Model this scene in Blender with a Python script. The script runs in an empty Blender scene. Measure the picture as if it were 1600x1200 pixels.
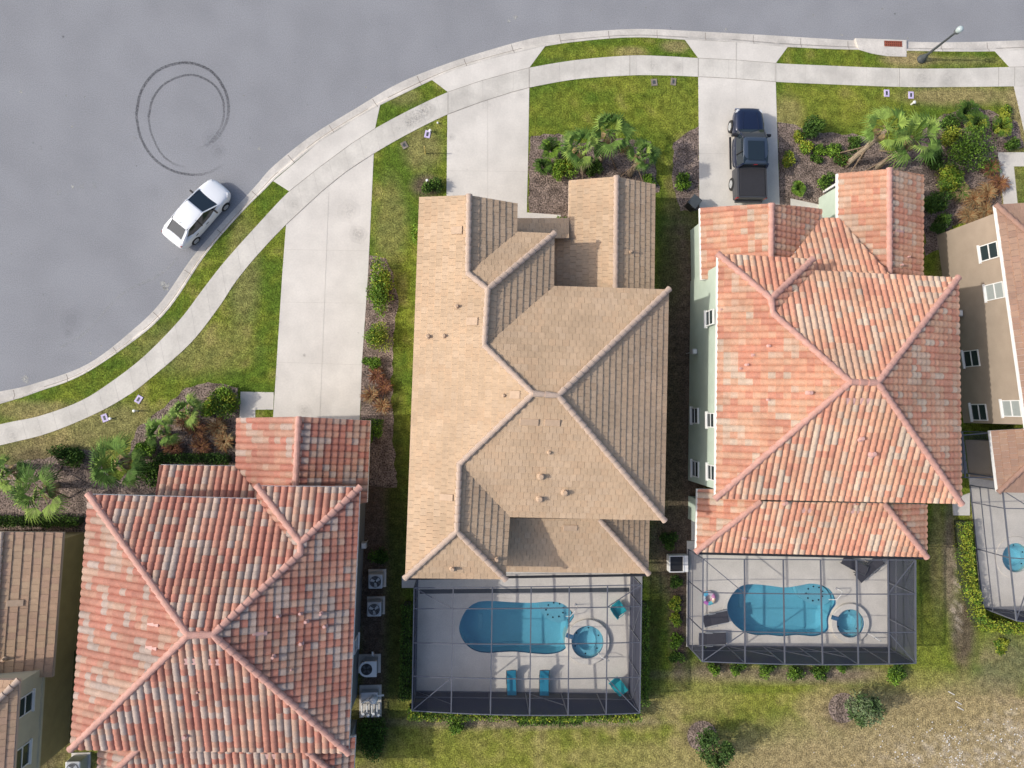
import bpy, bmesh, math, random
from mathutils import Vector, Matrix, noise
from mathutils.geometry import tessellate_polygon
random.seed(7)
SC = bpy.context.scene
COL = SC.collection
R = math.radians
# ------------------------------------------------------------------ camera, sky, sun, exposure
F, H, NX, NY = 1090., 43., 735., 640.            # focal length in px of the 1600 px photo, drone height, nadir point
Q = Vector(((NX-800)/F, -(NY-600)/F, -1)).normalized().rotation_difference(Vector((0, 0, -1)))
cam = bpy.data.objects.new('camera', bpy.data.cameras.new('camera')); COL.objects.link(cam)
cam.location = (0, 0, H); cam.rotation_mode = 'QUATERNION'; cam.rotation_quaternion = Q
cam.data.sensor_width = 36; cam.data.lens = F/1600*36; cam.data.clip_end = 3000; cam.data.clip_start = .5
SC.camera = cam
SUN_EL = R(36.5)
W = bpy.data.worlds.new('World'); SC.world = W; W.use_nodes = True
nt = W.node_tree; sky = nt.nodes.new('ShaderNodeTexSky'); sky.sky_type = 'NISHITA'; sky.sun_disc = False
sky.sun_elevation = SUN_EL; sky.sun_rotation = R(270); sky.air_density = .9; sky.dust_density = 3.2; sky.ozone_density = 1.0
nt.links.new(sky.outputs[0], nt.nodes['Background'].inputs[0]); nt.nodes['Background'].inputs[1].default_value = .15
sun = bpy.data.objects.new('sun', bpy.data.lights.new('sun', 'SUN')); COL.objects.link(sun)
sun.data.energy = 2.3; sun.data.angle = R(.6); sun.data.color = (1, .94, .85)
sun.rotation_mode = 'QUATERNION'
sun.rotation_quaternion = Vector((math.cos(SUN_EL), .012, -math.sin(SUN_EL))).to_track_quat('-Z', 'Y')
sun.location = (-60, 0, 50)
SC.view_settings.view_transform = 'Standard'; SC.view_settings.look = 'None'; SC.view_settings.gamma = 1
SC.view_settings.exposure = .33
SC.render.engine = 'CYCLES'
SC.cycles.max_bounces = 8; SC.cycles.transparent_max_bounces = 24; SC.cycles.caustics_reflective = False; SC.cycles.caustics_refractive = False

# ------------------------------------------------------------------ helpers
def ray(px, py): return Q @ Vector(((px-800)/F, -(py-600)/F, -1))
def at(px, py, z=0.):
    r = ray(px, py); t = (H-z)/-r.z
    return Vector((r.x*t, r.y*t, z))
def project(p):
    v = Q.inverted() @ (Vector(p)-Vector((0, 0, H))); return 800+F*v.x/-v.z, 600-F*v.y/-v.z
def srgb(*c):
    return tuple(((x/255)/12.92 if x/255 <= .04045 else ((x/255+.055)/1.055)**2.4) for x in c)
WL = {}
def wloc(o):
    return WL.get(o.name, Vector((0, 0, 0)))
def tag(o, label=None, cat=None, group=None, kind=None):
    if label: o['label'] = label
    if cat: o['category'] = cat
    if group: o['group'] = group
    if kind: o['kind'] = kind
    return o
def empty(name, loc, label=None, cat=None, group=None, rz=0):
    o = bpy.data.objects.new(name, None); COL.objects.link(o); o.location = loc; o.rotation_euler[2] = rz
    o.empty_display_size = .2
    WL[o.name] = Vector(loc)
    return tag(o, label, cat, group)
class MB:
    def __init__(s): s.v = []; s.f = []; s.c = []
    def add(s, vs, fs, col=None):
        b = len(s.v); s.v += [tuple(v) for v in vs]
        for f in fs: s.f.append([b+i for i in f]); s.c.append(col or (1, 1, 1))
    def obox(s, c, ax, ay, az, col=None):
        c = Vector(c); ax, ay, az = Vector(ax), Vector(ay), Vector(az)
        vs = [c+i*ax+j*ay+k*az for k in (-1, 1) for j in (-1, 1) for i in (-1, 1)]
        s.add(vs, [(0, 2, 3, 1), (4, 5, 7, 6), (0, 1, 5, 4), (2, 6, 7, 3), (0, 4, 6, 2), (1, 3, 7, 5)], col); return s
    def box(s, x, y, z, sx, sy, sz, rz=0, col=None):
        c, n = math.cos(rz), math.sin(rz)
        return s.obox((x, y, z), (c*sx/2, n*sx/2, 0), (-n*sy/2, c*sy/2, 0), (0, 0, sz/2), col)
    def bar(s, p, q, w, h, up=(0, 0, 1), col=None):
        p, q = Vector(p), Vector(q); d = q-p
        if d.length < 1e-6: return s
        u = Vector(up)
        if abs(d.normalized().dot(u)) > .98: u = Vector((1, 0, 0))
        a = d.cross(u).normalized(); b = a.cross(d).normalized()
        return s.obox((p+q)/2, d/2, a*w/2, b*h/2, col)
    def prism(s, poly, z0, z1, col=None):
        n = len(poly); P = [(p[0], p[1]) for p in poly]
        ar = sum(P[i][0]*P[(i+1) % n][1]-P[(i+1) % n][0]*P[i][1] for i in range(n))
        if ar < 0: P = P[::-1]
        vs = [(x, y, z0) for x, y in P]+[(x, y, z1) for x, y in P]
        tr = tessellate_polygon([[Vector((x, y, 0)) for x, y in P]])
        fs = []
        for t in tr:
            a, b, c = t
            cr = (P[b][0]-P[a][0])*(P[c][1]-P[a][1])-(P[b][1]-P[a][1])*(P[c][0]-P[a][0])
            if cr < 0: a, c = c, a
            fs += [(n+a, n+b, n+c), (c, b, a)]
        fs += [(i, (i+1) % n, n+(i+1) % n, n+i) for i in range(n)]
        s.add(vs, fs, col); return s
    def tube(s, pts, r, n=8, col=None, caps=True):
        pts = [Vector(p) for p in pts]; rs = r if isinstance(r, (list, tuple)) else [r]*len(pts)
        vs = []; fs = []; a = None
        for i, p in enumerate(pts):
            d = (pts[min(i+1, len(pts)-1)]-pts[max(i-1, 0)]).normalized()
            if a is None: a = d.orthogonal().normalized()
            a = (a-d*a.dot(d)).normalized()
            b = d.cross(a)
            for k in range(n):
                t = 2*math.pi*k/n; vs.append(p+(a*math.cos(t)+b*math.sin(t))*rs[i])
        for i in range(len(pts)-1):
            for k in range(n):
                fs.append((i*n+k, i*n+(k+1) % n, (i+1)*n+(k+1) % n, (i+1)*n+k))
        if caps: fs += [tuple(range(n))[::-1], tuple((len(pts)-1)*n+k for k in range(n))]
        s.add(vs, fs, col); return s
    def lathe(s, c, prof, n=20, col=None, sx=1, sy=1, top=True):
        c = Vector(c); vs = []; fs = []
        for r, z in prof:
            for k in range(n):
                t = 2*math.pi*k/n; vs.append(c+Vector((r*sx*math.cos(t), r*sy*math.sin(t), z)))
        for i in range(len(prof)-1):
            for k in range(n): fs.append((i*n+k, i*n+(k+1) % n, (i+1)*n+(k+1) % n, (i+1)*n+k))
        if top: fs += [tuple(range(n))[::-1]]
        fs += [tuple((len(prof)-1)*n+k for k in range(n))]
        s.add(vs, fs, col); return s
    def build(s, name, m, parent=None, smooth=False, color=False, bevel=0, sub=0):
        me = bpy.data.meshes.new(name); off = wloc(parent) if parent else Vector((0, 0, 0))
        me.from_pydata([(v[0]-off[0], v[1]-off[1], v[2]-off[2]) for v in s.v], [], s.f)
        if color:
            pt = getattr(s, 'pc', None); a = me.attributes.new('tint', 'FLOAT_COLOR', 'POINT' if pt else 'FACE')
            flat = []
            for c in (pt or s.c): flat += [c[0], c[1], c[2], 1]
            a.data.foreach_set('color', flat)
        me.materials.append(m)
        if smooth: me.polygons.foreach_set('use_smooth', [True]*len(me.polygons))
        me.update()
        o = bpy.data.objects.new(name, me); COL.objects.link(o)
        if parent: o.parent = parent; WL[o.name] = off
        if sub:
            md = o.modifiers.new('sub', 'SUBSURF'); md.levels = sub; md.render_levels = sub
        if bevel:
            md = o.modifiers.new('bev', 'BEVEL'); md.width = bevel; md.segments = 2; md.limit_method = 'ANGLE'
        return o
def copy_tree(o, parent=None):
    c = o.copy(); COL.objects.link(c)
    if parent: c.parent = parent
    for ch in list(o.children):
        copy_tree(ch, c)
    return c

# ------------------------------------------------------------------ materials
def mat(name, col=(.5, .5, .5), rough=.8, var=.12, scale=3., fine=.08, fscale=40., bump=0., bscale=60., attr=False, metal=0., spec=None, stain=0., coat=0.):
    m = bpy.data.materials.new(name); m.use_nodes = True; n = m.node_tree.nodes; l = m.node_tree.links
    b = n['Principled BSDF']; b.inputs['Roughness'].default_value = rough; b.inputs['Metallic'].default_value = metal
    if spec is not None: b.inputs['Specular IOR Level'].default_value = spec
    if coat: b.inputs['Coat Weight'].default_value = coat; b.inputs['Coat Roughness'].default_value = .05
    g = n.new('ShaderNodeNewGeometry')
    if attr:
        src = n.new('ShaderNodeAttribute'); src.attribute_name = 'tint'; base = src.outputs['Color']
    else:
        src = n.new('ShaderNodeRGB'); src.outputs[0].default_value = (*col, 1); base = src.outputs[0]
    def mul(base, sc, amt, det=4, lo=.3, hi=.7):
        t = n.new('ShaderNodeTexNoise'); t.inputs['Scale'].default_value = sc; t.inputs['Detail'].default_value = det
        l.new(g.outputs['Position'], t.inputs['Vector'])
        mr = n.new('ShaderNodeMapRange'); mr.inputs[1].default_value = lo; mr.inputs[2].default_value = hi
        mr.inputs[3].default_value = 1-amt; mr.inputs[4].default_value = 1+amt
        l.new(t.outputs[0], mr.inputs[0])
        x = n.new('ShaderNodeVectorMath'); x.operation = 'SCALE'
        l.new(base, x.inputs[0]); l.new(mr.outputs[0], x.inputs['Scale']); return x.outputs[0]
    if var: base = mul(base, scale, var)
    if fine: base = mul(base, fscale, fine, 2)
    if stain: base = mul(base, .45, stain, 6, .35, .6)
    l.new(base, b.inputs['Base Color'])
    if bump:
        t = n.new('ShaderNodeTexNoise'); t.inputs['Scale'].default_value = bscale; t.inputs['Detail'].default_value = 3
        l.new(g.outputs['Position'], t.inputs['Vector'])
        bp = n.new('ShaderNodeBump'); bp.inputs['Strength'].default_value = bump; bp.inputs['Distance'].default_value = .05
        l.new(t.outputs[0], bp.inputs['Height']); l.new(bp.outputs[0], b.inputs['Normal'])
    return m
M = {}
M['asphalt'] = mat('asphalt', (.255, .262, .280), .95, .045, .22, .16, 17, .3, 60, stain=.035)
M['concrete'] = mat('concrete', (.61, .580, .53), .9, .06, .8, .04, 9, .1, 40, stain=.06)
M['walk'] = mat('walk_concrete', (.555, .53, .48), .9, .08, 1.2, .05, 9, .1, 40, stain=.10)
M['kerb'] = mat('kerb_concrete', (.53, .50, .455), .9, .10, 1.5, .08, 9, .1, 40, stain=.12)
M['joint'] = mat('joint', (.22, .19, .16), .95, .3, 3)
M['deck'] = mat('deck_concrete', (.66, .625, .565), .85, .06, 1.2, .05, 12, .05, 40, stain=.04)
M['lawn'] = mat('lawn', rough=.95, attr=True, var=.36, scale=2.6, fine=.50, fscale=11, bump=1., bscale=9, spec=.1)
M['mulch'] = mat('mulch', (.20, .155, .13), .95, .45, 1.8, .8, 11, 1.5, 11, spec=.1)
M['tile_b'] = mat('clay_barrel_tile', rough=.75, attr=True, stain=.10, var=.10, scale=5, fine=.13, fscale=19, bump=.15, bscale=30)
M['tile_f'] = mat('flat_concrete_tile', rough=.8, attr=True, stain=.07, var=.06, scale=5, fine=.08, fscale=22, bump=.15, bscale=30)
M['cap_red'] = mat('ridge_cap_red', (.52, .29, .235), .8, .15, 3, .1, 20)
M['cap_tan'] = mat('ridge_cap_tan', (.47, .36, .285), .8, .08, 3, .06, 20)
M['cap_brown'] = mat('ridge_cap_brown', (.33, .20, .15), .8, .08, 3, .06, 20)
M['white'] = mat('white_paint', (.78, .78, .76), .5, .03, 3, 0)
M['trim'] = mat('beige_trim', (.55, .43, .33), .6, .05, 3, 0)
M['wall_green'] = mat('green_stucco', (.48, .57, .48), .9, .05, 1.5, .05, 30)
M['wall_tan'] = mat('tan_stucco', (.36, .29, .225), .9, .06, 1.5, .05, 30)
M['wall_cream'] = mat('cream_stucco', (.55, .50, .36), .9, .05, 1.5, .05, 30)
M['wall_olive'] = mat('ochre_stucco', (.36, .28, .125), .9, .08, 1.5, .05, 30)
M['wall_grey'] = mat('slate_stucco', (.16, .17, .17), .9, .08, 1.5, .05, 30)
M['wall_beige'] = mat('beige_stucco', (.55, .45, .34), .9, .05, 1.5, .05, 30)
M['glass'] = mat('window_glass', (.03, .045, .05), .08, 0, fine=0, spec=.6)
M['blind'] = mat('window_blind', (.33, .36, .35), .35, .05, 5, 0)
M['alu'] = mat('cage_aluminium', (.15, .16, .19), .45, .05, 3, 0, metal=.2)
M['black'] = mat('black_plastic', (.018, .018, .02), .5, .1, 4, 0)
M['rubber'] = mat('tyre_rubber', (.02, .02, .02), .85, .1, 9, 0)
M['steel'] = mat('light_grey_metal', (.50, .52, .53), .4, .06, 5, 0, metal=.3)
M['chrome'] = mat('chrome', (.6, .6, .62), .2, 0, fine=0, metal=.9)
M['rust'] = mat('rusty_iron', (.26, .07, .04), .85, .2, 8, .2, 30)
M['drain_dark'] = mat('drain_void', (.05, .015, .01), .95, 0, fine=0)
M['pole'] = mat('pole_paint', (.06, .07, .075), .45, .1, 4, 0)
M['globe'] = mat('lamp_glass', (.42, .50, .50), .25, .1, 9, 0)
M['leaf'] = mat('leaf', rough=.75, attr=True, var=.18, scale=3, fine=0, spec=.12)
M['bark'] = mat('bark', (.22, .16, .11), .95, .25, 8, .2, 30, .4, 20)
M['palmbark'] = mat('palm_bark', (.30, .24, .17), .95, .25, 8, .25, 25, .4, 20)
M['plaster'] = mat('pool_plaster', (.36, .61, .69), .8, .05, 1, .03, 9)
M['plaster2'] = mat('pool_step_plaster', (.44, .64, .70), .8, .05, 1, .03, 9)
M['pooltile'] = mat('pool_waterline_tile', (.05, .14, .25), .4, .3, 9, .3, 30)
M['teal'] = mat('teal_fabric', (.01, .38, .44), .7, .06, 4, 0)
M['blue'] = mat('blue_fabric', (.015, .24, .38), .7, .06, 4, 0)
M['sling'] = mat('charcoal_sling', (.045, .045, .055), .8, .1, 6, 0)
M['carwhite'] = mat('white_car_paint', (.80, .82, .84), .3, 0, fine=0, coat=.6)
M['carnavy'] = mat('navy_car_paint', (.010, .018, .050), .3, 0, fine=0, coat=.7, metal=.2)
M['carnavy_sheen'] = mat('navy_car_paint_sky_sheen', (.045, .065, .10), .3, 0, fine=0, coat=.7, metal=.2)  # navy truck roof, its sky reflection painted in as a lighter grey-blue
M['cargrey'] = mat('graphite_car_paint', (.05, .052, .06), .45, 0, fine=0, coat=.2)
M['carglass'] = mat('car_glass', (.015, .025, .035), .05, 0, fine=0, spec=.8)
M['vinyl'] = mat('tonneau_vinyl', (.026, .026, .031), .7, .1, 3, .1, 20)
M['redlens'] = mat('red_lens', (.35, .02, .02), .25, 0, fine=0)
M['headlens'] = mat('head_lens', (.6, .62, .65), .15, 0, fine=0)
M['purple'] = mat('meter_box_rim', (.55, .48, .70), .7, .1, 5, 0)
M['yellow'] = mat('yellow_pvc', (.62, .5, .16), .6, .1, 5, 0)
M['sand'] = mat('pale_debris', (.68, .66, .62), .95, .2, 9, .2, 30)
M['pinkvent'] = mat('pink_vent_paint', (.56, .34, .30), .7, .08, 5, 0)
M['tanvent'] = mat('tan_vent_paint', (.48, .345, .235), .7, .08, 5, 0)

def screen_material(cover):
    # woven insect screen: seen at a slant the same mesh covers more of what is behind it
    m = bpy.data.materials.new('insect_screen'); m.use_nodes = True; n = m.node_tree.nodes; l = m.node_tree.links
    n.clear(); out = n.new('ShaderNodeOutputMaterial'); mix = n.new('ShaderNodeMixShader'); tr = n.new('ShaderNodeBsdfTransparent')
    df = n.new('ShaderNodeBsdfDiffuse'); df.inputs[0].default_value = (.075, .08, .11, 1)
    g = n.new('ShaderNodeNewGeometry'); dot = n.new('ShaderNodeVectorMath'); dot.operation = 'DOT_PRODUCT'
    l.new(g.outputs['Incoming'], dot.inputs[0]); l.new(g.outputs['Normal'], dot.inputs[1])
    ab = n.new('ShaderNodeMath'); ab.operation = 'ABSOLUTE'; l.new(dot.outputs['Value'], ab.inputs[0])
    mx = n.new('ShaderNodeMath'); mx.operation = 'MAXIMUM'; l.new(ab.outputs[0], mx.inputs[0]); mx.inputs[1].default_value = .06
    dv = n.new('ShaderNodeMath'); dv.operation = 'DIVIDE'; dv.inputs[0].default_value = cover; l.new(mx.outputs[0], dv.inputs[1])
    mn = n.new('ShaderNodeMath'); mn.operation = 'MINIMUM'; l.new(dv.outputs[0], mn.inputs[0]); mn.inputs[1].default_value = .93
    l.new(mn.outputs[0], mix.inputs[0]); l.new(tr.outputs[0], mix.inputs[1]); l.new(df.outputs[0], mix.inputs[2]); l.new(mix.outputs[0], out.inputs[0])
    return m
M['screen'] = screen_material(.11); M['dense_screen'] = screen_material(.42)
def water_material():
    m = bpy.data.materials.new('pool_water'); m.use_nodes = True; n = m.node_tree.nodes; l = m.node_tree.links
    n.clear(); out = n.new('ShaderNodeOutputMaterial'); mix = n.new('ShaderNodeMixShader'); tr = n.new('ShaderNodeBsdfTransparent')
    tr.inputs[0].default_value = (.56, .82, .89, 1); gl = n.new('ShaderNodeBsdfGlossy'); gl.inputs['Roughness'].default_value = .04
    t = n.new('ShaderNodeTexNoise'); t.inputs['Scale'].default_value = 3.; g = n.new('ShaderNodeNewGeometry'); l.new(g.outputs['Position'], t.inputs['Vector'])
    bp = n.new('ShaderNodeBump'); bp.inputs['Strength'].default_value = .2; bp.inputs['Distance'].default_value = .02
    l.new(t.outputs[0], bp.inputs['Height']); l.new(bp.outputs[0], gl.inputs['Normal'])
    dot = n.new('ShaderNodeVectorMath'); dot.operation = 'DOT_PRODUCT'; l.new(g.outputs['Incoming'], dot.inputs[0]); l.new(bp.outputs[0], dot.inputs[1])
    def mth(op, a, b=None):
        q = n.new('ShaderNodeMath'); q.operation = op
        if hasattr(a, 'links'): l.new(a, q.inputs[0])
        else: q.inputs[0].default_value = a
        if b is not None:
            if hasattr(b, 'links'): l.new(b, q.inputs[1])
            else: q.inputs[1].default_value = b
        return q.outputs[0]
    c1 = mth('SUBTRACT', 1.0, mth('ABSOLUTE', dot.outputs['Value'])); fac = mth('ADD', mth('MULTIPLY', mth('POWER', c1, 5.0), .95), .025)
    l.new(fac, mix.inputs[0]); l.new(tr.outputs[0], mix.inputs[1]); l.new(gl.outputs[0], mix.inputs[2]); l.new(mix.outputs[0], out.inputs[0])
    return m
M['water'] = water_material()
def mark_material(name, col, lo, hi):
    m = bpy.data.materials.new(name); m.use_nodes = True; n = m.node_tree.nodes; l = m.node_tree.links
    b = n['Principled BSDF']; b.inputs['Base Color'].default_value = (*col, 1); b.inputs['Roughness'].default_value = .95
    a = n.new('ShaderNodeAttribute'); a.attribute_name = 'tint'
    g = n.new('ShaderNodeNewGeometry'); t = n.new('ShaderNodeTexNoise'); t.inputs['Scale'].default_value = 9; l.new(g.outputs['Position'], t.inputs['Vector'])
    mr = n.new('ShaderNodeMapRange'); mr.inputs[1].default_value = .3; mr.inputs[2].default_value = .7; mr.inputs[3].default_value = lo; mr.inputs[4].default_value = hi
    l.new(t.outputs[0], mr.inputs[0]); mu = n.new('ShaderNodeMath'); mu.operation = 'MULTIPLY'
    l.new(mr.outputs[0], mu.inputs[0]); l.new(a.outputs['Fac'], mu.inputs[1]); l.new(mu.outputs[0], b.inputs['Alpha'])
    return m
M['tyremark'] = mark_material('tyre_mark', (.07, .07, .08), .15, .7)
M['stain'] = mark_material('pale_stain', (.5, .5, .46), 0., .7)

# ------------------------------------------------------------------ the ground: road, kerb, lawn, pavements
def interp(pts, x):
    if x <= pts[0][0]: a, b = pts[0], pts[1]
    elif x >= pts[-1][0]: a, b = pts[-2], pts[-1]
    else:
        for i in range(len(pts)-1):
            if pts[i][0] <= x <= pts[i+1][0]: a, b = pts[i], pts[i+1]; break
    t = (x-a[0])/(b[0]-a[0]); return a[1]+(b[1]-a[1])*t
def smooth_curve(pts, z=0., n=6):
    P = [at(x, y, z) for x, y in pts]; out = []
    for i in range(len(P)-1):
        p0, p1, p2, p3 = P[max(i-1, 0)], P[i], P[i+1], P[min(i+2, len(P)-1)]
        for k in range(n):
            t = k/n
            out.append(.5*((2*p1)+(-p0+p2)*t+(2*p0-5*p1+4*p2-p3)*t*t+(-p0+3*p1-3*p2+p3)*t**3))
    out.append(P[-1]); return out
KO = [(-420, 668), (-180, 648), (0, 613), (54, 600), (135, 570), (205, 518), (252, 472), (300, 403), (352, 342), (400, 290), (427, 260), (487, 212), (555, 170), (622, 131), (697, 100), (772, 76), (847, 57), (922, 49), (1000, 45), (1075, 48), (1150, 52), (1200, 55), (1335, 63), (1415, 65), (1487, 66), (1600, 63), (1900, 50), (2300, 30)]
KI = [(-420, 690), (-180, 668), (0, 631), (54, 612), (97, 600), (142, 577), (215, 528), (265, 480), (325, 392), (377, 332), (422, 287), (500, 221), (564, 181), (594, 164), (675, 125), (704, 111), (775, 90), (852, 72), (925, 62), (1000, 58), (1075, 62), (1150, 65), (1200, 71), (1295, 76), (1336, 77), (1417, 79), (1487, 80), (1552, 80), (1600, 78), (1900, 64), (2300, 44)]
SO = [(-420, 735), (-180, 705), (0, 663), (62, 650), (125, 627), (172, 598), (225, 557), (280, 501), (315, 455), (350, 410), (400, 354), (452, 299), (500, 261), (550, 224), (586, 201), (640, 172), (700, 144), (750, 127), (800, 113), (827, 106), (900, 94), (984, 87), (1040, 88), (1091, 91), (1150, 94), (1212, 99), (1300, 103), (1405, 107), (1500, 107), (1577, 105), (1700, 103), (2000, 95)]
SI = [(-420, 770), (-180, 742), (0, 696), (75, 677), (150, 646), (200, 618), (232, 594), (297, 537), (342, 480), (367, 442), (400, 401), (447, 351), (502, 300), (540, 269), (584, 240), (640, 208), (699, 179), (750, 160), (800, 144), (827, 137), (900, 124), (984, 118), (1040, 118), (1091, 120), (1150, 123), (1212, 128), (1300, 132), (1412, 136), (1500, 136), (1584, 135), (1700, 133), (2000, 126)]
ko, ki = smooth_curve(KO, 0), smooth_curve(KI, 0)
kiL = [(p.x, p.y) for p in ki]; koL = [(p.x, p.y) for p in ko]
# road: a grid from the kerb outward
def col_grid(xs, y0f, y1f, ny, z, colf=None, skip=None, pw=1.):
    mb = MB(); vs = []
    for x in xs:
        a, b = y0f(x), y1f(x)
        for j in range(ny+1): vs.append((x, a+(b-a)*(j/ny)**pw, z))
    fs = []; cs = []
    for i in range(len(xs)-1):
        for j in range(ny):
            q = (i*(ny+1)+j, i*(ny+1)+j+1, (i+1)*(ny+1)+j+1, (i+1)*(ny+1)+j)
            cx = sum(vs[k][0] for k in q)/4; cy = sum(vs[k][1] for k in q)/4
            if skip and skip(cx, cy): continue
            fs.append(q); cs.append((1, 1, 1))
    mb.v = vs; mb.f = fs; mb.c = cs
    if colf: mb.pc = [colf(v[0], v[1]) for v in vs]
    return mb
xs = [-400, -200, -100, -60]+[-48+i*.6 for i in range(0, 185)]+[80, 140, 250, 400]
def ext(L):
    def f(x):
        xc = max(min(x, L[-1][0]), L[0][0]); return interp(L, xc)
    return f
kof, kif = ext(koL), ext(kiL)
rd = col_grid(xs, lambda x: kof(x)-.25, lambda x: 320, 3, -.12)
road = rd.build('road', M['asphalt']); tag(road, kind='structure')
# region colours of the lawn ------------------------------------------------
G1, G2, G3 = (.088, .142, .018), (.195, .215, .028), (.31, .245, .12)
SOIL, SAND = (.115, .085, .063), (.50, .43, .34)
def mixc(a, b, t):
    t = max(0, min(1, t)); return tuple(a[i]+(b[i]-a[i])*t for i in range(3))
# (px, py, rx, ry, strength, what)
BL = [(150, 660, 130, 30, .55, 'd'), (40, 640, 60, 14, .5, 'd'), (75, 700, 90, 25, .6, 'd'), (380, 430, 25, 90, .4, 'd'), (300, 545, 90, 40, .35, 'd'), (660, 230, 30, 35, .5, 'd'), (665, 290, 22, 18, .9, 's'),
      (610, 350, 25, 70, .35, 'd'), (1060, 175, 45, 40, .45, 'y'), (1000, 130, 80, 14, .35, 'y'), (985, 82, 25, 8, .8, 'd'), (1055, 72, 22, 9, .7, 'd'), (920, 85, 80, 12, .3, 'y'), (870, 170, 50, 30, .25, 'y'),
      (1400, 120, 60, 14, .5, 'd'), (1420, 92, 40, 12, .9, 'd'), (1500, 95, 60, 8, .4, 'd'), (1300, 170, 110, 40, .4, 'y'), (1230, 180, 25, 30, .5, 'd'), (1500, 150, 90, 15, .75, 'd'),
      (630, 150, 25, 15, .4, 'd'), (1080, 240, 25, 30, .6, 'd'),
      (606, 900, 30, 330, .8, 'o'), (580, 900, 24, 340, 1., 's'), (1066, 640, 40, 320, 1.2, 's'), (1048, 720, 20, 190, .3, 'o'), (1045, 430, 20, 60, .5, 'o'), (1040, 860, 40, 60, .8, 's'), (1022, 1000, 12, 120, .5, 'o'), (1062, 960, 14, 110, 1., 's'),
      (1000, 1110, 60, 22, .5, 'd'), (1120, 1045, 40, 20, .8, 's'), (1240, 1055, 190, 13, .85, 'm'), (820, 1128, 190, 10, .7, 'm'), (1290, 1100, 40, 30, .8, 'd'), (1315, 1110, 26, 26, .9, 's'), (1095, 1150, 26, 26, .9, 's'), (1090, 1090, 60, 30, .45, 'd'),
      (1000, 1185, 120, 26, .55, 'd'), (1260, 1190, 200, 45, .95, 'd'), (1500, 1150, 180, 75, .95, 'd'), (1430, 1090, 130, 40, .6, 'd'), (1570, 1040, 50, 50, .45, 'm'), (1505, 985, 20, 60, .9, 's'), (1495, 930, 9, 60, .9, 'S'), (1500, 1180, 110, 30, .5, 'S'), (1575, 1145, 50, 40, .45, 'S'), (1400, 1165, 60, 30, .1, 'S'),
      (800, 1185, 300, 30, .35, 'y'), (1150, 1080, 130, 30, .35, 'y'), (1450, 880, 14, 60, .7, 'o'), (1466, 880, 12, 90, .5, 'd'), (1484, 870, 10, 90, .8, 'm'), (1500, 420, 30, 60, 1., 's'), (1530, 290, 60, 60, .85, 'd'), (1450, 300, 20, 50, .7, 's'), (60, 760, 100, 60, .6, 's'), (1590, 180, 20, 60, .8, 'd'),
      (1450, 1000, 30, 60, .5, 'y'), (1420, 1060, 60, 20, .4, 'y'), (60, 1000, 60, 250, 1, 's')]
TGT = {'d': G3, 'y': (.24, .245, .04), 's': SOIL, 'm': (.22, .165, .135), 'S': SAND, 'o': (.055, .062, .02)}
def lawn_col(x, y):
    px, py = project((x, y, 0))
    n1 = noise.noise(Vector((x*.35, y*.35, 1)))*.5+.5; n2 = noise.noise(Vector((x*1.3, y*1.3, 5)))*.5+.5; n3 = noise.noise(Vector((x*3.1, y*3.1, 9)))*.5+.5
    c = mixc(G1, G2, (n1-.30)*1.5+(n2-.5)*1.1+(n3-.5)*.5)
    c = mixc(c, G3, (n1*.4+n2*.6-.60)*2.2)
    if py > 1085: c = mixc(c, (.235, .225, .048), .35+n2*.5); c = mixc(c, (.32, .26, .12), max(0, (n2*.5+n1*.5-.45)*2.4))
    if py > 1090 and px > 1150: c = mixc(c, (.37, .275, .185), min(.85, (px-1150)/450+(py-1130)/150))
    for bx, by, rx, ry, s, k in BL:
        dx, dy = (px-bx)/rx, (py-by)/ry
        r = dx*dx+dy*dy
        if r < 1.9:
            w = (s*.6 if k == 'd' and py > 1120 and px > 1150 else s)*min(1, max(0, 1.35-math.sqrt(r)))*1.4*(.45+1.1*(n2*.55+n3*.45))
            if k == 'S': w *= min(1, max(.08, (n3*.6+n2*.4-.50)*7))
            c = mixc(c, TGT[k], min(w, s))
    return c
DECKS = [[(650, 900), (982, 900), (982, 1083), (650, 1080)], [(1074, 862), (1385, 862), (1385, 1010), (1074, 1008)], [(1514, 768), (1640, 768), (1640, 962), (1532, 946)]]
DW = [[at(*p) for p in d] for d in DECKS]
def inside(x, y, P):
    c = False; n = len(P)
    for i in range(n):
        a, b = P[i], P[(i+1) % n]
        if (a[1] > y) != (b[1] > y) and x < (b[0]-a[0])*(y-a[1])/(b[1]-a[1])+a[0]: c = not c
    return c
DS = []
for P in DW:
    cx = sum(p.x for p in P)/4; cy = sum(p.y for p in P)/4; DS.append([(cx+(p.x-cx)*.92, cy+(p.y-cy)*.88) for p in P])
lx = [-36+i*.26 for i in range(0, 282)]
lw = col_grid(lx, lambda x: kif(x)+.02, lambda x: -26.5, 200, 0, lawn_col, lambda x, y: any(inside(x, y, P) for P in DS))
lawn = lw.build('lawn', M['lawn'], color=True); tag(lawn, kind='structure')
# farther lawn around the pictured block, same sheet level
far = MB()
far.pc = []
def farcol(x, y): return mixc(G1, G3, .4+.4*noise.noise(Vector((x*.05, y*.05, 0))))
for (xa, xb) in ((-400, lx[0]), (lx[-1], 400)):
    g = col_grid([xa+(xb-xa)*i/14 for i in range(15)], lambda x: kif(x)+.02, lambda x: -26.5, 10, 0, farcol); far.add(g.v, g.f); far.pc += g.pc
g = col_grid([-400+i*20 for i in range(41)], lambda x: -26.5, lambda x: -400, 20, 0, farcol); far.add(g.v, g.f); far.pc += g.pc
tag(far.build('ground', M['lawn'], color=True), kind='structure')
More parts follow.
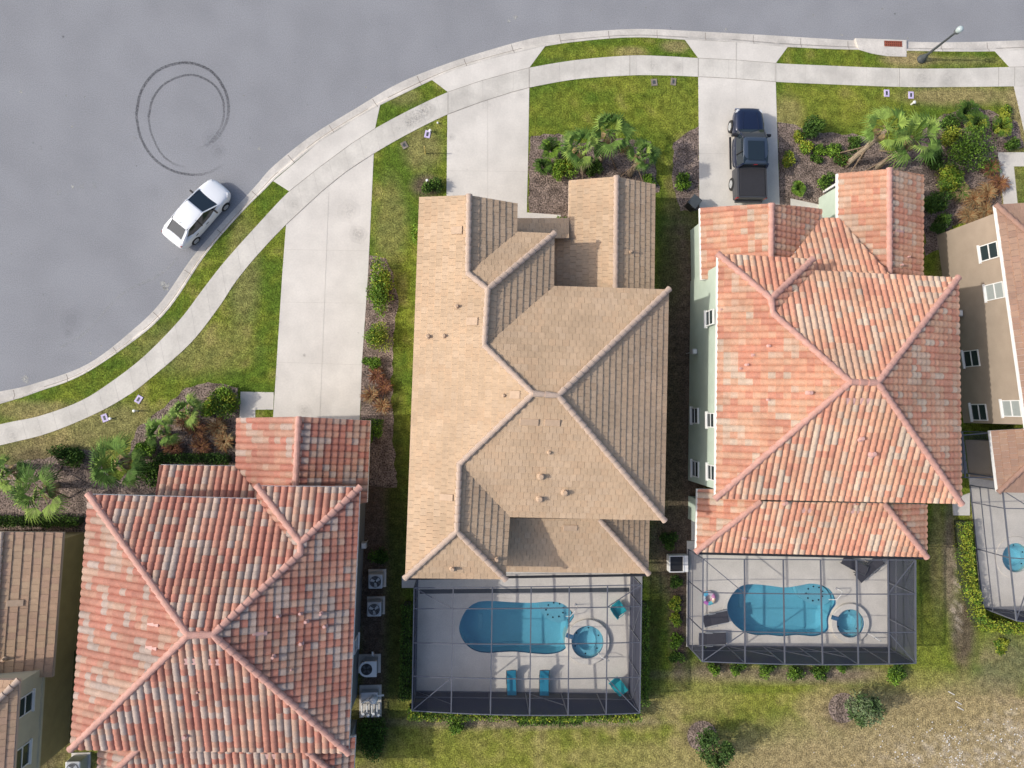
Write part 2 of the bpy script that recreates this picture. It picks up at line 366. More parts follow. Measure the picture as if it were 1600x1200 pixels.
# kerb with gutter profile
def kerb():
    mb = MB(); n = len(ko); prof = [(-.10, -.112), (0, -.108), (.50, -.118), (.62, -.105), (.78, -.02), (.84, .012), (1.0, .016), (1.03, -.02)]
    # pair points of outer and inner curves by parameter
    def resample(L, n):
        d = [0]
        for i in range(len(L)-1): d.append(d[-1]+(L[i+1]-L[i]).length)
        out = []; j = 0
        for k in range(n):
            t = d[-1]*k/(n-1)
            while j < len(L)-2 and d[j+1] < t: j += 1
            out.append(L[j].lerp(L[j+1], (t-d[j])/max(1e-6, d[j+1]-d[j])))
        return out
    A = resample(ko, 420); vs = []
    mids = []
    for i, p in enumerate(A):
        tdir = (A[min(i+1, 419)]-A[max(i-1, 0)]).normalized(); nrm = Vector((tdir.y, -tdir.x, 0))
        # walk inward until on the inner curve
        w = None
        for k in range(1, 40):
            q = p+nrm*(k*.03)
            if q.y < kif(q.x): w = k*.03; break
        w = w or .6; w = min(max(w, .3), .95)
        mids.append((p, nrm, w))
    ws = [m[2] for m in mids]
    for i, (p, nrm, w) in enumerate(mids):
        w = sum(ws[max(0, i-4):i+5])/len(ws[max(0, i-4):i+5])
        mids[i] = (p, nrm, w)
        for u, z in prof: vs.append(p+nrm*(w*u)+Vector((0, 0, z)))
    k = len(prof); fs = [(i*k+j, (i+1)*k+j, (i+1)*k+j+1, i*k+j+1) for i in range(419) for j in range(k-1)]
    mb.add(vs, [f[::-1] for f in fs]); o = mb.build('kerb', M['kerb']); tag(o, kind='structure')
    # joints cut across the kerb
    jb = MB(); acc = 0
    for i in range(1, 420):
        acc += (A[i]-A[i-1]).length
        if acc > 3.05:
            acc = 0; p, nrm, w = mids[i]; t = Vector((-nrm.y, nrm.x, 0))*.018
            pts = [p+nrm*(w*u)+Vector((0, 0, z+.003)) for u, z in prof[1:-1]]
            for a, b in zip(pts, pts[1:]): jb.add([a-t, a+t, b+t, b-t], [(0, 1, 2, 3)])
    # dirt line in the gutter
    for i in range(60, 380):
        if noise.noise(Vector((i*.08, 0, 0))) > -.15:
            a, b = mids[i], mids[i+1]
            P = [a[0]+a[1]*(a[2]*.60), b[0]+b[1]*(b[2]*.60), b[0]+b[1]*(b[2]*.66), a[0]+a[1]*(a[2]*.66)]
            jb.add([(P[0].x, P[0].y, -.104), (P[1].x, P[1].y, -.104), (P[2].x, P[2].y, -.075), (P[3].x, P[3].y, -.075)], [(0, 1, 2, 3)])
    tag(jb.build('kerb_joints', M['joint']), kind='structure')
kerb()
def sheet(name, px, m, z0, z1, kind='structure'):
    P = [at(*p) for p in px]; o = MB().prism([(p.x, p.y) for p in P], z0, z1).build(name, m); return tag(o, kind=kind)
# sidewalk ribbon
so, si = smooth_curve(SO), smooth_curve(SI)
def ribbon(name, A, B, m, z):
    mb = MB(); n = 300
    def rs(L):
        d = [0]
        for i in range(len(L)-1): d.append(d[-1]+(L[i+1]-L[i]).length)
        out = []; j = 0
        for k in range(n):
            t = d[-1]*k/(n-1)
            while j < len(L)-2 and d[j+1] < t: j += 1
            out.append(L[j].lerp(L[j+1], (t-d[j])/max(1e-6, d[j+1]-d[j])))
        return out
    a, b = rs(A), rs(B)
    vs = []
    for p, q in zip(a, b): vs += [(p.x, p.y, -.05), (p.x, p.y, z), (q.x, q.y, z), (q.x, q.y, -.05)]
    fs = []
    for i in range(n-1):
        for j in range(3): fs.append((i*4+j, i*4+j+1, i*4+4+j+1, i*4+4+j))
    mb.add(vs, fs); return tag(mb.build(name, m), kind='structure')
ribbon('sidewalk', so, si, M['walk'], .022)
def ki_px(x): return interp(KI, x)
drv = [
 ('driveway', [(447, 351), (470, 329), (502, 300), (540, 269), (584, 240), (575, 430), (566, 560), (561, 680), (425, 680), (434, 540), (441, 430)]),
 ('driveway', [(699, 179), (750, 160), (800, 144), (827, 137), (825, 250), (822, 380), (697, 380)]),
 ('driveway', [(1091, 120), (1150, 123), (1212, 128), (1215, 230), (1219, 345), (1093, 345), (1092, 230)]),
 ('driveway', [(1584, 135), (1700, 133), (1720, 330), (1640, 330), (1600, 205)]),
 ('driveway_apron', [(427, 283), (500, 221), (564, 181), (594, 164), (586, 201), (550, 224), (500, 261), (452, 299)]),
 ('driveway_apron', [(675, 125), (704, 111), (775, 90), (852, 72), (827, 106), (800, 113), (750, 127), (700, 144)]),
 ('driveway_apron', [(1070, 62), (1150, 66), (1200, 71), (1231, 73), (1212, 99), (1150, 94), (1091, 91)]),
 ('driveway_apron', [(1554, 80), (1600, 78), (1720, 74), (1700, 103), (1577, 105)]),
 ('path', [(822, 332), (876, 336), (876, 360), (822, 360)]),
 ('path', [(376, 612), (428, 613), (427, 640), (399, 640), (399, 660), (374, 660)]),
 ('path', [(1559, 238), (1640, 238), (1640, 260), (1584, 260), (1590, 320), (1568, 320)]),
 ('path', [(1235, 310), (1290, 322), (1290, 345), (1235, 345)]),
]
for i, (nm, px) in enumerate(drv): sheet(nm, px, M['concrete'], -.06, .012+.001*(i % 3))
# joints in walks and drives
jm = MB()
def joint(x0, y0, x1, y1, w=.022, z=.0265):
    a, b = at(x0, y0, 0), at(x1, y1, 0); d = (b-a).normalized(); n = Vector((-d.y, d.x, 0))*w/2
    jm.add([(p.x, p.y, z) for p in (a-n, b-n, b+n, a+n)], [(0, 1, 2, 3)])
def joint_curve(L, x0, x1, w=.022, dz=.0265):
    pts = [(x0, interp(L, x0))]+[p for p in L if x0 < p[0] < x1]+[(x1, interp(L, x1))]
    for a, b in zip(pts, pts[1:]): joint(*a, *b, w, dz)
for x0, x1 in ((452, 586), (700, 828), (1091, 1212), (1577, 1700)): joint_curve(SO, x0, x1)
for x0, x1 in ((447, 584), (699, 828), (1091, 1212)): joint_curve(SI, x0, x1)
for x in (700, 827, 984, 1091, 1212, 1405, 1560, 1585): joint(x, interp(SO, x), x, interp(SI, x))
for a in [(1150, 94, 1150, 123), (1150, 66, 1150, 94)]: joint(*a, w=.015)
thin = MB(); jm2, jm = jm, thin
for k in range(1, 60):
    x = 10+k*24
    joint(x, interp(SO, x)+0, x+(8 if x < 700 else 0), interp(SI, x+(8 if x < 700 else 0)), .010)
for a in [(446, 390, 576, 392), (440, 472, 572, 474), (434, 566, 566, 570), (514, 300, 500, 650), (699, 267, 824, 268), (762, 156, 762, 330), (1092, 240, 1135, 240), (1150, 128, 1150, 345)]: joint(*a, w=.012, z=.0185)
jm = jm2
tag(jm.build('pavement_joints', M['joint']), kind='structure')
M['softjoint'] = mat('soft_joint', (.44, .41, .37), .95, .1, 3)
tag(thin.build('score_lines', M['softjoint']), kind='structure')
# mulch beds
beds = [[(576, 398), (590, 400), (603, 404), (618, 440), (622, 480), (616, 505), (614, 545), (612, 600), (613, 660), (620, 760), (560, 760), (563, 600), (571, 470)],
        [(829, 210), (850, 207), (880, 212), (905, 222), (960, 215), (1015, 222), (1022, 245), (1030, 300), (900, 340), (878, 352), (826, 331), (827, 250)],
        [(1052, 222), (1092, 196), (1094, 330), (1062, 330), (1050, 280)],
        [(1215, 190), (1236, 192), (1262, 205), (1300, 206), (1340, 212), (1365, 215), (1395, 245), (1432, 225), (1448, 198), (1475, 178), (1520, 168), (1560, 178), (1590, 190), (1600, 230), (1560, 238), (1566, 330), (1540, 360), (1445, 400), (1440, 300), (1300, 330), (1218, 322)],
        [(203, 690), (215, 668), (245, 645), (285, 613), (325, 596), (350, 600), (375, 606), (373, 730), (240, 730), (205, 715)],
        [(-20, 735), (30, 722), (75, 716), (130, 702), (152, 706), (160, 735), (185, 752), (245, 700), (250, 800), (135, 840), (-20, 840)]]
def ragged(px, i):
    out = []; n = len(px)
    for k in range(n):
        a, b = px[k], px[(k+1) % n]; L = math.hypot(b[0]-a[0], b[1]-a[1]); m = max(1, int(L/7))
        for j in range(m):
            t = j/m; x, y = a[0]+(b[0]-a[0])*t, a[1]+(b[1]-a[1])*t
            q = noise.noise(Vector((x*.06, y*.06, i)))*5+noise.noise(Vector((x*.3, y*.3, i+9)))*2.2
            nx, ny = (b[1]-a[1])/L, -(b[0]-a[0])/L; out.append((x+nx*q, y+ny*q))
    return out
for i, b in enumerate(beds): sheet('mulch_bed', ragged(b, i), M['mulch'], -.03, .004+.0012*i)
# tyre marks and stains on the asphalt
def arc_marks():
    mb = MB()
    rings = [([(213, 180), (221, 142), (247, 110), (290, 98), (328, 110), (350, 138), (357, 165), (354, 190), (340, 215), (318, 232)], .11, 1.),
             ([(213, 180), (220, 215), (240, 247), (268, 266), (300, 273), (325, 270), (350, 257)], .10, .9),
             ([(232, 183), (240, 152), (262, 128), (298, 117), (330, 129), (346, 150), (350, 172), (346, 196), (330, 220), (305, 235)], .09, .85),
             ([(232, 183), (237, 210), (252, 240), (272, 256), (292, 261)], .08, .6)]
    for pts, w, s in rings:
        c = smooth_curve(pts, -.12, 8); n = len(c)
        for i in range(n-1):
            fade = s*(1 if i < n*.55 else max(0, 1-(i-n*.55)/(n*.45)))
            d0 = (c[min(i+1, n-1)]-c[max(i-1, 0)]).normalized(); d1 = (c[min(i+2, n-1)]-c[i]).normalized()
            a = Vector((-d0.y, d0.x, 0))*w*.75; b = Vector((-d1.y, d1.x, 0))*w*.75
            P = [c[i]-a, c[i+1]-b, c[i+1]+b, c[i]+a]
            mb.add([(p.x, p.y, -.116) for p in P], [(0, 1, 2, 3)], (fade,)*3)
    tag(mb.build('tyre_marks', M['tyremark'], color=True), kind='structure')
    sb = MB()
    def blob(x, y, r, s, asp=1, rz=0):
        c = at(x, y, 0); k = 11; vs = []
        for j in range(k):
            t = 2*math.pi*j/k; rr = r*(.6+.7*random.random()); u, v = rr*math.cos(t), rr*math.sin(t)*asp
            vs.append((c.x+u*math.cos(rz)-v*math.sin(rz), c.y+u*math.sin(rz)+v*math.cos(rz), -.115))
        sb.add(vs, [tuple(range(k))], (s,)*3)
    for x, y, r in ((253, 443, .22), (259, 447, .22), (256, 450, .14), (31, 142, .11), (111, 197, .08), (102, 148, .06), (131, 150, .05), (404, 231, .13), (38, 593, .22), (140, 552, .1), (571, 135, .06), (924, 14, .09), (1010, 10, .06), (1380, 12, .08), (1317, 53, .1), (1135, 44, .1), (795, 31, .12), (805, 25, .14), (157, 540, .05), (66, 460, .05), (16, 396, .05), (1272, 22, .08), (380, 148, .05), (967, 34, .05), (1420, 58, .06), (112, 291, .1)): blob(x, y, r, 1.2)
    for k in range(46): 
        t = k/45; x = 95+t*180; y = 540-t*140+8*math.sin(t*9); blob(x, y, .10+.12*random.random(), .28, .5, .7)
    for x, y, q in ((97, 56, .09), (50, 222, .06), (212, 258, .05), (390, 215, .05), (682, 72, .05), (480, 162, .04), (460, 96, .05), (1049, 42, .06), (1400, 20, .09)): pass
    for x, y in ((125, 290), (140, 289), (85, 300), (60, 230), (205, 215)): blob(x+random.random()*6, y, .18, .3)
    ob = MB()
    for x, y, q, w in ((97, 56, .12, 1), (50, 222, .07, .8), (212, 258, .06, .9), (390, 215, .06, .8), (682, 72, .06, .8), (480, 162, .05, .8), (460, 96, .06, .6), (1049, 42, .07, .8), (1400, 20, .10, 1), (110, 500, .9, .16), (330, 215, .8, .22), (340, 235, .6, .25), (600, 30, 1.1, .10), (105, 520, .4, .2), (240, 300, .7, .12)):
        c = at(x, y); K = 12
        ring = [[(c.x+q*f*math.cos(6.283*j/K)*(.8+.35*noise.noise(Vector((x, j, 1)))), c.y+q*f*math.sin(6.283*j/K)*(.8+.35*noise.noise(Vector((j, y, 1)))), -.1145) for j in range(K)] for f in (.5, 1)]
        ob.add(ring[0], [tuple(range(K))], (w,)*3); ob.add(ring[0]+ring[1], [(j, (j+1) % K, K+(j+1) % K, K+j) for j in range(K)], (w*.4,)*3)
    tag(ob.build('oil_stains', M['tyremark'], color=True), kind='structure')
    tag(sb.build('road_stains', M['stain'], color=True), kind='structure')
arc_marks()

# ------------------------------------------------------------------ roofs
def clip(poly, a, b):          # keep the part left of a->b (in plan)
    out = []; ex, ey = b[0]-a[0], b[1]-a[1]
    ds = [ex*(p[1]-a[1])-ey*(p[0]-a[0]) for p in poly]
    n = len(poly)
    for i in range(n):
        p, q, d, e = poly[i], poly[(i+1) % n], ds[i], ds[(i+1) % n]
        if d >= 0: out.append(p)
        if (d >= 0) != (e >= 0):
            t = d/(d-e); out.append(p+(q-p)*t)
    return out
def fit(P):
    n = Vector((0, 0, 0))
    for i in range(len(P)): n += P[i].cross(P[(i+1) % len(P)])
    n.normalize()
    if n.z < 0: n = -n
    return sum(P, Vector((0, 0, 0)))/len(P), n
def tiles(mb, P, kind, pal, rnd, pw=.36, cl=.38):
    c, n = fit(P)
    dn = Vector((n.x, n.y, 0))
    dn = (dn-n*dn.dot(n)).normalized(); ac = n.cross(dn).normalized()
    us = [(p-c).dot(ac) for p in P]; vs_ = [(p-c).dot(dn) for p in P]; v_eave = max(vs_); u0 = min(us)
    P2 = [c+ac*u+dn*v for u, v in zip(us, vs_)]
    tris = tessellate_polygon([[Vector((p.x, p.y, 0)) for p in P2]])
    tint = {}
    h = .105 if kind == 'b' else .0
    if kind == 'b':
        K = 7; prof = []
        for k in range(K+1):
            t = k/K; prof.append((t*pw, h*math.sin(math.pi*t)**.7))
    for t in tris:
        T = [P2[i] for i in t]
        cr = (T[1].x-T[0].x)*(T[2].y-T[0].y)-(T[1].y-T[0].y)*(T[2].x-T[0].x)
        if abs(cr) < 1e-5: continue
        if cr < 0: T = T[::-1]
        edges = [(T[i], T[(i+1) % 3]) for i in range(3)]
        tu = [(p-c).dot(ac) for p in T]; tv = [(p-c).dot(dn) for p in T]
        i0, i1 = int((min(tu)-u0)/pw)-1, int((max(tu)-u0)/pw)+1
        j0, j1 = int((v_eave-max(tv))/cl)-1, int((v_eave-min(tv))/cl)+1
        for i in range(i0, i1+1):
            for j in range(j0, j1+1):
                jj = j
                off = (pw*.5 if (kind == 'f' and j % 2) else 0)
                ua = u0+i*pw+off; vb = v_eave-j*cl; va = vb-cl
                cc = c+ac*(ua+pw/2)+dn*(va+cl/2)
                # quick reject
                s = min((b.x-a.x)*(cc.y-a.y)-(b.y-a.y)*(cc.x-a.x)-.45*(b-a).length for a, b in edges)
                far = any(((b.x-a.x)*(cc.y-a.y)-(b.y-a.y)*(cc.x-a.x))/max((b-a).length, 1e-6) < -.5 for a, b in edges)
                if far: continue
                if (i, j) not in tint:
                    prev = tint.get((i-1, j)) if random.random() < .16 else (tint.get((i, j-1)) if random.random() < .30 else None)
                    if prev: base = prev[0]
                    else: base = random.choice(pal)
                    w = 1+rnd*(random.random()-.5); tint[(i, j)] = (base, tuple(x*w for x in base), random.uniform(-.006, .006))
                col = tint[(i, j)][1]; dz = tint[(i, j)][2]
                faces = []
                if kind == 'b':
                    lo, hi = .05+dz, .0+dz*.5
                    A = [c+ac*(ua+u)+dn*va+n*(z+hi) for u, z in prof]; B = [c+ac*(ua+u)+dn*vb+n*(z+lo) for u, z in prof]
                    for k in range(K): faces.append([A[k], B[k], B[k+1], A[k+1]])
                    base0 = [c+ac*(ua+u)+dn*(vb+.002)+n*(z-.02) for u, z in prof]
                    for k in range(K): faces.append([B[k], base0[k], base0[k+1], B[k+1]])
                else:
                    lo, hi = .045+dz, .005+dz*.4; g = .006
                    A0 = c+ac*(ua+g)+dn*va+n*hi; A1 = c+ac*(ua+pw-g)+dn*va+n*hi
                    B0 = c+ac*(ua+g)+dn*vb+n*lo; B1 = c+ac*(ua+pw-g)+dn*vb+n*lo
                    D0 = B0-n*.05; D1 = B1-n*.05
                    faces = [[A0, B0, B1, A1], [B0, D0, D1, B1], [A0, A0-n*.03, D0, B0], [B1, D1, A1-n*.03, A1]]
                ins = s > 0
                for fc in faces:
                    if not ins:
                        for a, b in edges:
                            fc = clip(fc, a, b)
                            if len(fc) < 3: break
                        if len(fc) < 3: continue
                    mb.add(fc, [tuple(range(len(fc)))], col)
def ridge_caps(mb, a, b, r=.15, pal=None, L=.42, taper=.055):
    d = b-a; n = max(1, int(d.length/L)); d.normalize(); st = (b-a).length/n
    if a.z > b.z+.05: a, b, d = b, a, -d
    side = d.cross(Vector((0, 0, 1))).normalized(); up = side.cross(d).normalized()
    for i in range(n):
        p = a+d*(st*i-.03); q = a+d*(st*(i+1)+.02)
        r0, r1 = r+taper*.5, r-taper*.5
        cx = random.choice(pal) if pal else (1, 1, 1)
        K = 7; vs = []
        for (o, rr) in ((p, r0), (q, r1)):
            for k in range(K+1):
                t = -.15+(math.pi+.3)*k/K; vs.append(o+side*(math.cos(t)*rr)+up*(math.sin(t)*rr*.85+.02))
        fs = [(k, k+1, K+2+k, K+1+k) for k in range(K)]+[tuple(range(K+1))[::-1], tuple(range(K+1, 2*K+2))]
        mb.add(vs, fs, cx)
PAL_E = [(.53, .23, .145), (.54, .25, .16), (.50, .205, .13), (.55, .32, .205), (.54, .35, .24), (.56, .30, .185), (.51, .415, .315), (.53, .385, .28), (.55, .275, .17), (.52, .235, .15), (.55, .33, .21), (.56, .29, .18)]
PAL_W = [(.41, .165, .115), (.42, .20, .14), (.40, .15, .105), (.38, .135, .095), (.42, .18, .125), (.42, .235, .165), (.43, .285, .21), (.40, .32, .27), (.38, .32, .28), (.43, .22, .15), (.40, .16, .11), (.41, .30, .235)]
def dusty(P, t, c): return [tuple(a+(b-a)*t for a, b in zip(p, c)) for p in P]
PAL_E = dusty(PAL_E, .22, (.52, .32, .235)); PAL_W = dusty(PAL_W, .20, (.42, .25, .185))
PAL_C = [(.485, .348, .225), (.495, .355, .23), (.47, .337, .217), (.50, .363, .24), (.49, .343, .218)]
PAL_B = [(.36, .22, .155), (.37, .235, .165), (.38, .24, .165), (.34, .21, .15)]
PAL_Y = [(.43, .28, .18), (.44, .30, .19), (.42, .27, .18)]
def roof(house, V, planes, ridges, kind, pal, capm, fascia, name='roof', rnd=.12, caps=None, pw=.36, cl=.38, vents=(), ventm=None, flat_vents=(), r=.15, thick=.2):
    groups = []                                  # planes that share a corner make one roof
    for pl in planes:
        hitg = [g for g in groups if any(set(pl) & set(q) for q in g)]
        for g in hitg: groups.remove(g)
        groups.append(sum(hitg, [])+[pl])
    fitted = []; first = None
    for g in groups:
        mb = MB(); deck = MB(); keys = set(sum(g, []))
        for pl in g:
            P = [V[k] for k in pl]; tiles(mb, P, kind, pal, rnd, pw, cl)
            c, n = fit(P)
            tr = tessellate_polygon([[Vector((p.x, p.y, 0)) for p in P]])
            m = len(P); top = [p-Vector((0, 0, .045)) for p in P]; bot = [p-Vector((0, 0, thick)) for p in P]
            deck.add(top+bot, [tuple(t) for t in tr]+[tuple(m+i for i in t) for t in tr]+[(i, (i+1) % m, m+(i+1) % m, m+i) for i in range(m)])
        o = mb.build(name, M['tile_b'] if kind == 'b' else M['tile_f'], house, color=True); first = first or o
        for pl in g: P = [V[k] for k in pl]; fitted.append((P, *fit(P), o))
        deck.build('fascia', fascia, o)
        for a, b in ridges:
            if a in keys and b in keys:
                rb = MB(); ridge_caps(rb, V[a]+Vector((0, 0, .03)), V[b]+Vector((0, 0, .03)), r, caps)
                rb.build('ridge_cap', capm, o)
    def onroof(px, py):
        rr = ray(px, py)
        for P, c, n, o in fitted:
            t = (c-Vector((0, 0, H))).dot(n)/rr.dot(n); q = Vector((0, 0, H))+rr*t
            if inside(q.x, q.y, P): return q, n, o
        return None, None, None
    for px, py, rad, hh in vents:
        q, n, o = onroof(px, py)
        if q is None: continue
        v = MB().lathe(q, [(rad*1.9, -.02), (rad*1.9, .07), (rad*1.1, .12), (rad, .14), (rad, hh), (rad*.8, hh)], 12)
        v.build('vent_pipe', ventm, o, smooth=False)
    for px, py, w, l, hh in flat_vents:
        q, n, o = onroof(px, py)
        if q is None: continue
        dn = Vector((n.x, n.y, 0)); dn = (dn-n*dn.dot(n)).normalized(); ac = n.cross(dn)
        v = MB().obox(q+n*(.03+hh/2), ac*(l/2), dn*(w/2), n*(hh/2))
        v.build('roof_vent', ventm, o, bevel=.02)
    return first
def eplane(p1, p2, ze, m):
    A, B = at(*p1, ze), at(*p2, ze); d = (B-A); d.z = 0; d.normalize(); inn = Vector((-d.y, d.x, 0))
    n = Vector((-inn.x*m, -inn.y*m, 1)).normalized(); return A, n
def hit(px, py, pl):
    A, n = pl; r = ray(px, py); o = Vector((0, 0, H)); t = (A-o).dot(n)/r.dot(n); return o+r*t
def walls(house, px, ze, m, inset=.4, name='wall', z0=0):
    P = [at(*p, ze) for p in px]; n = len(P)
    ar = sum(P[i].x*P[(i+1) % n].y-P[(i+1) % n].x*P[i].y for i in range(n))
    if ar < 0: P = P[::-1]
    Q2 = []
    for i in range(n):
        a, b, c = P[i-1], P[i], P[(i+1) % n]
        d1 = (b-a).normalized(); d2 = (c-b).normalized(); n1 = Vector((-d1.y, d1.x, 0)); n2 = Vector((-d2.y, d2.x, 0))
        bis = (n1+n2); k = inset/max(.3, (1+n1.dot(n2))); Q2.append(b+bis*k)
    return MB().prism([(p.x, p.y) for p in Q2], z0, ze-.12).build(name, m, house), Q2
def wallhit(px, py, A, B):
    d = (B-A); d.z = 0; n = Vector((-d.y, d.x, 0)).normalized(); r = ray(px, py); o = Vector((0, 0, H))
    t = (A-o).dot(n)/r.dot(n); return o+r*t
def window(house, A, B, x0, y0, x1, y1, z0, z1, mull=1, glass='glass', out=1, glass2=None):
    """window on the vertical wall through A,B; along-wall extent from pixels at height zc"""
    d = (B-A); d.z = 0; d.normalize(); n = Vector((-d.y, d.x, 0))*out
    p, q = wallhit(x0, y0, A, B), wallhit(x1, y1, A, B)
    s0, s1 = sorted(((p-A).dot(d), (q-A).dot(d)))
    za, zb = z0, z1
    def P(s, z, k): v = A+d*s+n*k; v.z = z; return v
    fr = MB(); w = .055
    for (sa, sb, a, b) in ((s0, s1, za, za+w), (s0, s1, zb-w, zb), (s0, s0+w, za+w, zb-w), (s1-w, s1, za+w, zb-w)):
        c = P((sa+sb)/2, (a+b)/2, .0); fr.obox(c, d*(sb-sa)/2, n*.06, Vector((0, 0, (b-a)/2)))
    if mull: c = P((s0+s1)/2, (za+zb)/2, .0); fr.obox(c, d*((s1-s0)/2-w), n*.05, Vector((0, 0, .035)))
    wn = fr.build('window', M['white'], house)
    MB().obox(P((s0+s1)/2, za-.05, .03), d*((s1-s0)/2+.08), n*.09, Vector((0, 0, .04))).build('sill', M['white'], wn)
    for k in range(2):
        a, b = ((za+w, (za+zb)/2-.035), ((za+zb)/2+.035, zb-w))[k]
        c = P((s0+s1)/2, (a+b)/2, .015)
        MB().obox(c, d*((s1-s0)/2-w), n*.01, Vector((0, 0, (b-a)/2))).build('pane', M[(glass2 if (k and glass2) else glass)], wn)
def gable(house, a, b, apex, m, off):
    # triangular wall under a gable end, set back by off (vector)
    a, b, c = a+off, b+off, apex+off; dz = Vector((0, 0, .22))
    t = off.normalized()*.1; s = [a-dz, b-dz, c-dz, a-dz+t, b-dz+t, c-dz+t]
    MB().add; mb = MB(); mb.add(s, [(0, 1, 2), (5, 4, 3), (0, 3, 4, 1), (1, 4, 5, 2), (2, 5, 3, 0)]); mb.build('gable_wall', m, house)
ZE, Z1, SL = 5.7, 3.0, .42

# ---- centre house: tan flat tiles
hc = empty('house', at(840, 620), 'two storey house with plain tan flat tile roof in the middle of the row', 'house')
V = {k: at(*p, ZE) for k, p in dict(tl=(655, 308), bl=(633, 903), gr=(809, 318), g2=(808, 362), e1=(866, 365), e2=(866, 447), TR=(1045, 452), BR=(1038, 813), e3=(797, 808), e4=(790, 905)).items()}
PL = eplane((655, 308), (633, 903), ZE, SL)
for k, p in dict(g0=(733, 305), g1=(731, 427), v1=(762, 452), v2=(757, 540), a1=(833, 615), l1=(718, 725), l2=(714, 830)).items(): V[k] = hit(*p, PL)
V['a2'] = at(872, 618, V['a1'].z)
rc = roof(hc, V, [['tl', 'bl', 'l2', 'l1', 'a1', 'v2', 'v1', 'g1', 'g0'], ['g0', 'g1', 'g2', 'gr'], ['g1', 'v1', 'e1', 'g2'], ['v1', 'v2', 'e2', 'e1'],
             ['v2', 'a1', 'a2', 'TR', 'e2'], ['TR', 'a2', 'BR'], ['a1', 'l1', 'e3', 'BR', 'a2'], ['l1', 'l2', 'e4', 'e3'], ['l2', 'bl', 'e4']],
     [('g0', 'g1'), ('g1', 'v1'), ('v1', 'e1'), ('v1', 'v2'), ('v2', 'a1'), ('a1', 'a2'), ('a2', 'TR'), ('a2', 'BR'), ('a1', 'l1'), ('l1', 'l2'), ('l2', 'bl'), ('l2', 'e4')],
     'f', PAL_C, M['cap_tan'], M['trim'], rnd=.10, pw=.36, cl=.38, ventm=M['tanvent'],
     vents=[(714, 479, .07, .3), (694, 525, .07, .25), (669, 526, .08, .3), (787, 618, .05, .2), (845, 744, .11, .35), (882, 769, .11, .35), (843, 779, .11, .35), (858, 707, .06, .2), (707, 888, .09, .35), (776, 874, .08, .25)],
     flat_vents=[(714, 360, .65, .42, .05), (738, 502, .65, .42, .05), (805, 617, .55, .4, .05), (698, 777, .75, .35, .05), (827, 659, .36, .95, .05), (863, 660, .36, .8, .05)])
walls(hc, [(655, 312), (633, 900), (790, 902), (797, 808), (1038, 808), (1045, 456), (866, 450), (866, 368), (808, 364), (809, 320)], ZE, M['wall_beige'])
V1 = {k: at(*p, Z1) for k, p in dict(a=(889, 282), b=(1024, 288), c=(1022, 470), d=(886, 470), p1=(800, 340), p2=(889, 357), p3=(800, 372), x1=(770, 805), x2=(1015, 813), x3=(1013, 896), x4=(770, 893)).items()}
PW = eplane((889, 282), (886, 470), Z1, SL)
V1['r0'] = hit(963, 276, PW); V1['r1'] = hit(961, 470, PW)
PD = eplane((770, 893), (1013, 896), Z1, SL)
V1['x5'] = hit(936, 811, PD); V1['x6'] = hit(770, 809, PD); V1['x7'] = Vector((at(1015, 813, Z1).x, V1['x5'].y, Z1))
PU = eplane((889, 341), (800, 341), Z1, SL)
V1['k1'] = hit(888, 351, PW); V1['k2'] = hit(862, 351, PW); V1['k3'] = hit(862, 455, PW)
V1['p0'] = at(800, 341, Z1); V1['p1'] = at(889, 341, Z1); V1['p2'] = hit(889, 372, PU); V1['p3'] = hit(800, 372, PU)
roof(hc, V1, [['a', 'k1', 'k2', 'k3', 'r1', 'r0'], ['r0', 'r1', 'c', 'b'], ['p0', 'p3', 'p2', 'p1'], ['x4', 'x3', 'x5', 'x6'], ['x3', 'x7', 'x5']],
     [('r0', 'r1'), ('x5', 'x3')], 'f', PAL_C, M['cap_tan'], M['trim'], name='lower_roof', pw=.36, cl=.38, ventm=M['tanvent'], vents=[(985, 394, .06, .25)], flat_vents=[(891, 824, .36, .8, .05)], rnd=.10)
walls(hc, [(889, 286), (886, 470), (1022, 470), (1024, 291)], Z1, M['wall_beige'])
gable(hc, V1['a'], V1['b'], V1['r0'], M['wall_beige'], Vector((0, -.4, 0))); gable(hc, V['tl'], V['gr'], V['g0'], M['wall_beige'], Vector((0, -.4, 0)))
walls(hc, [(780, 812), (1015, 812), (1013, 860), (780, 860)], Z1, M['wall_beige'], .45)
# lanai posts
for px in (800, 905, 1003): MB().box(at(px, 888, Z1).x, at(px, 888, Z1).y, 1.42, .3, .3, 2.84).build('lanai_post', M['wall_beige'], hc)

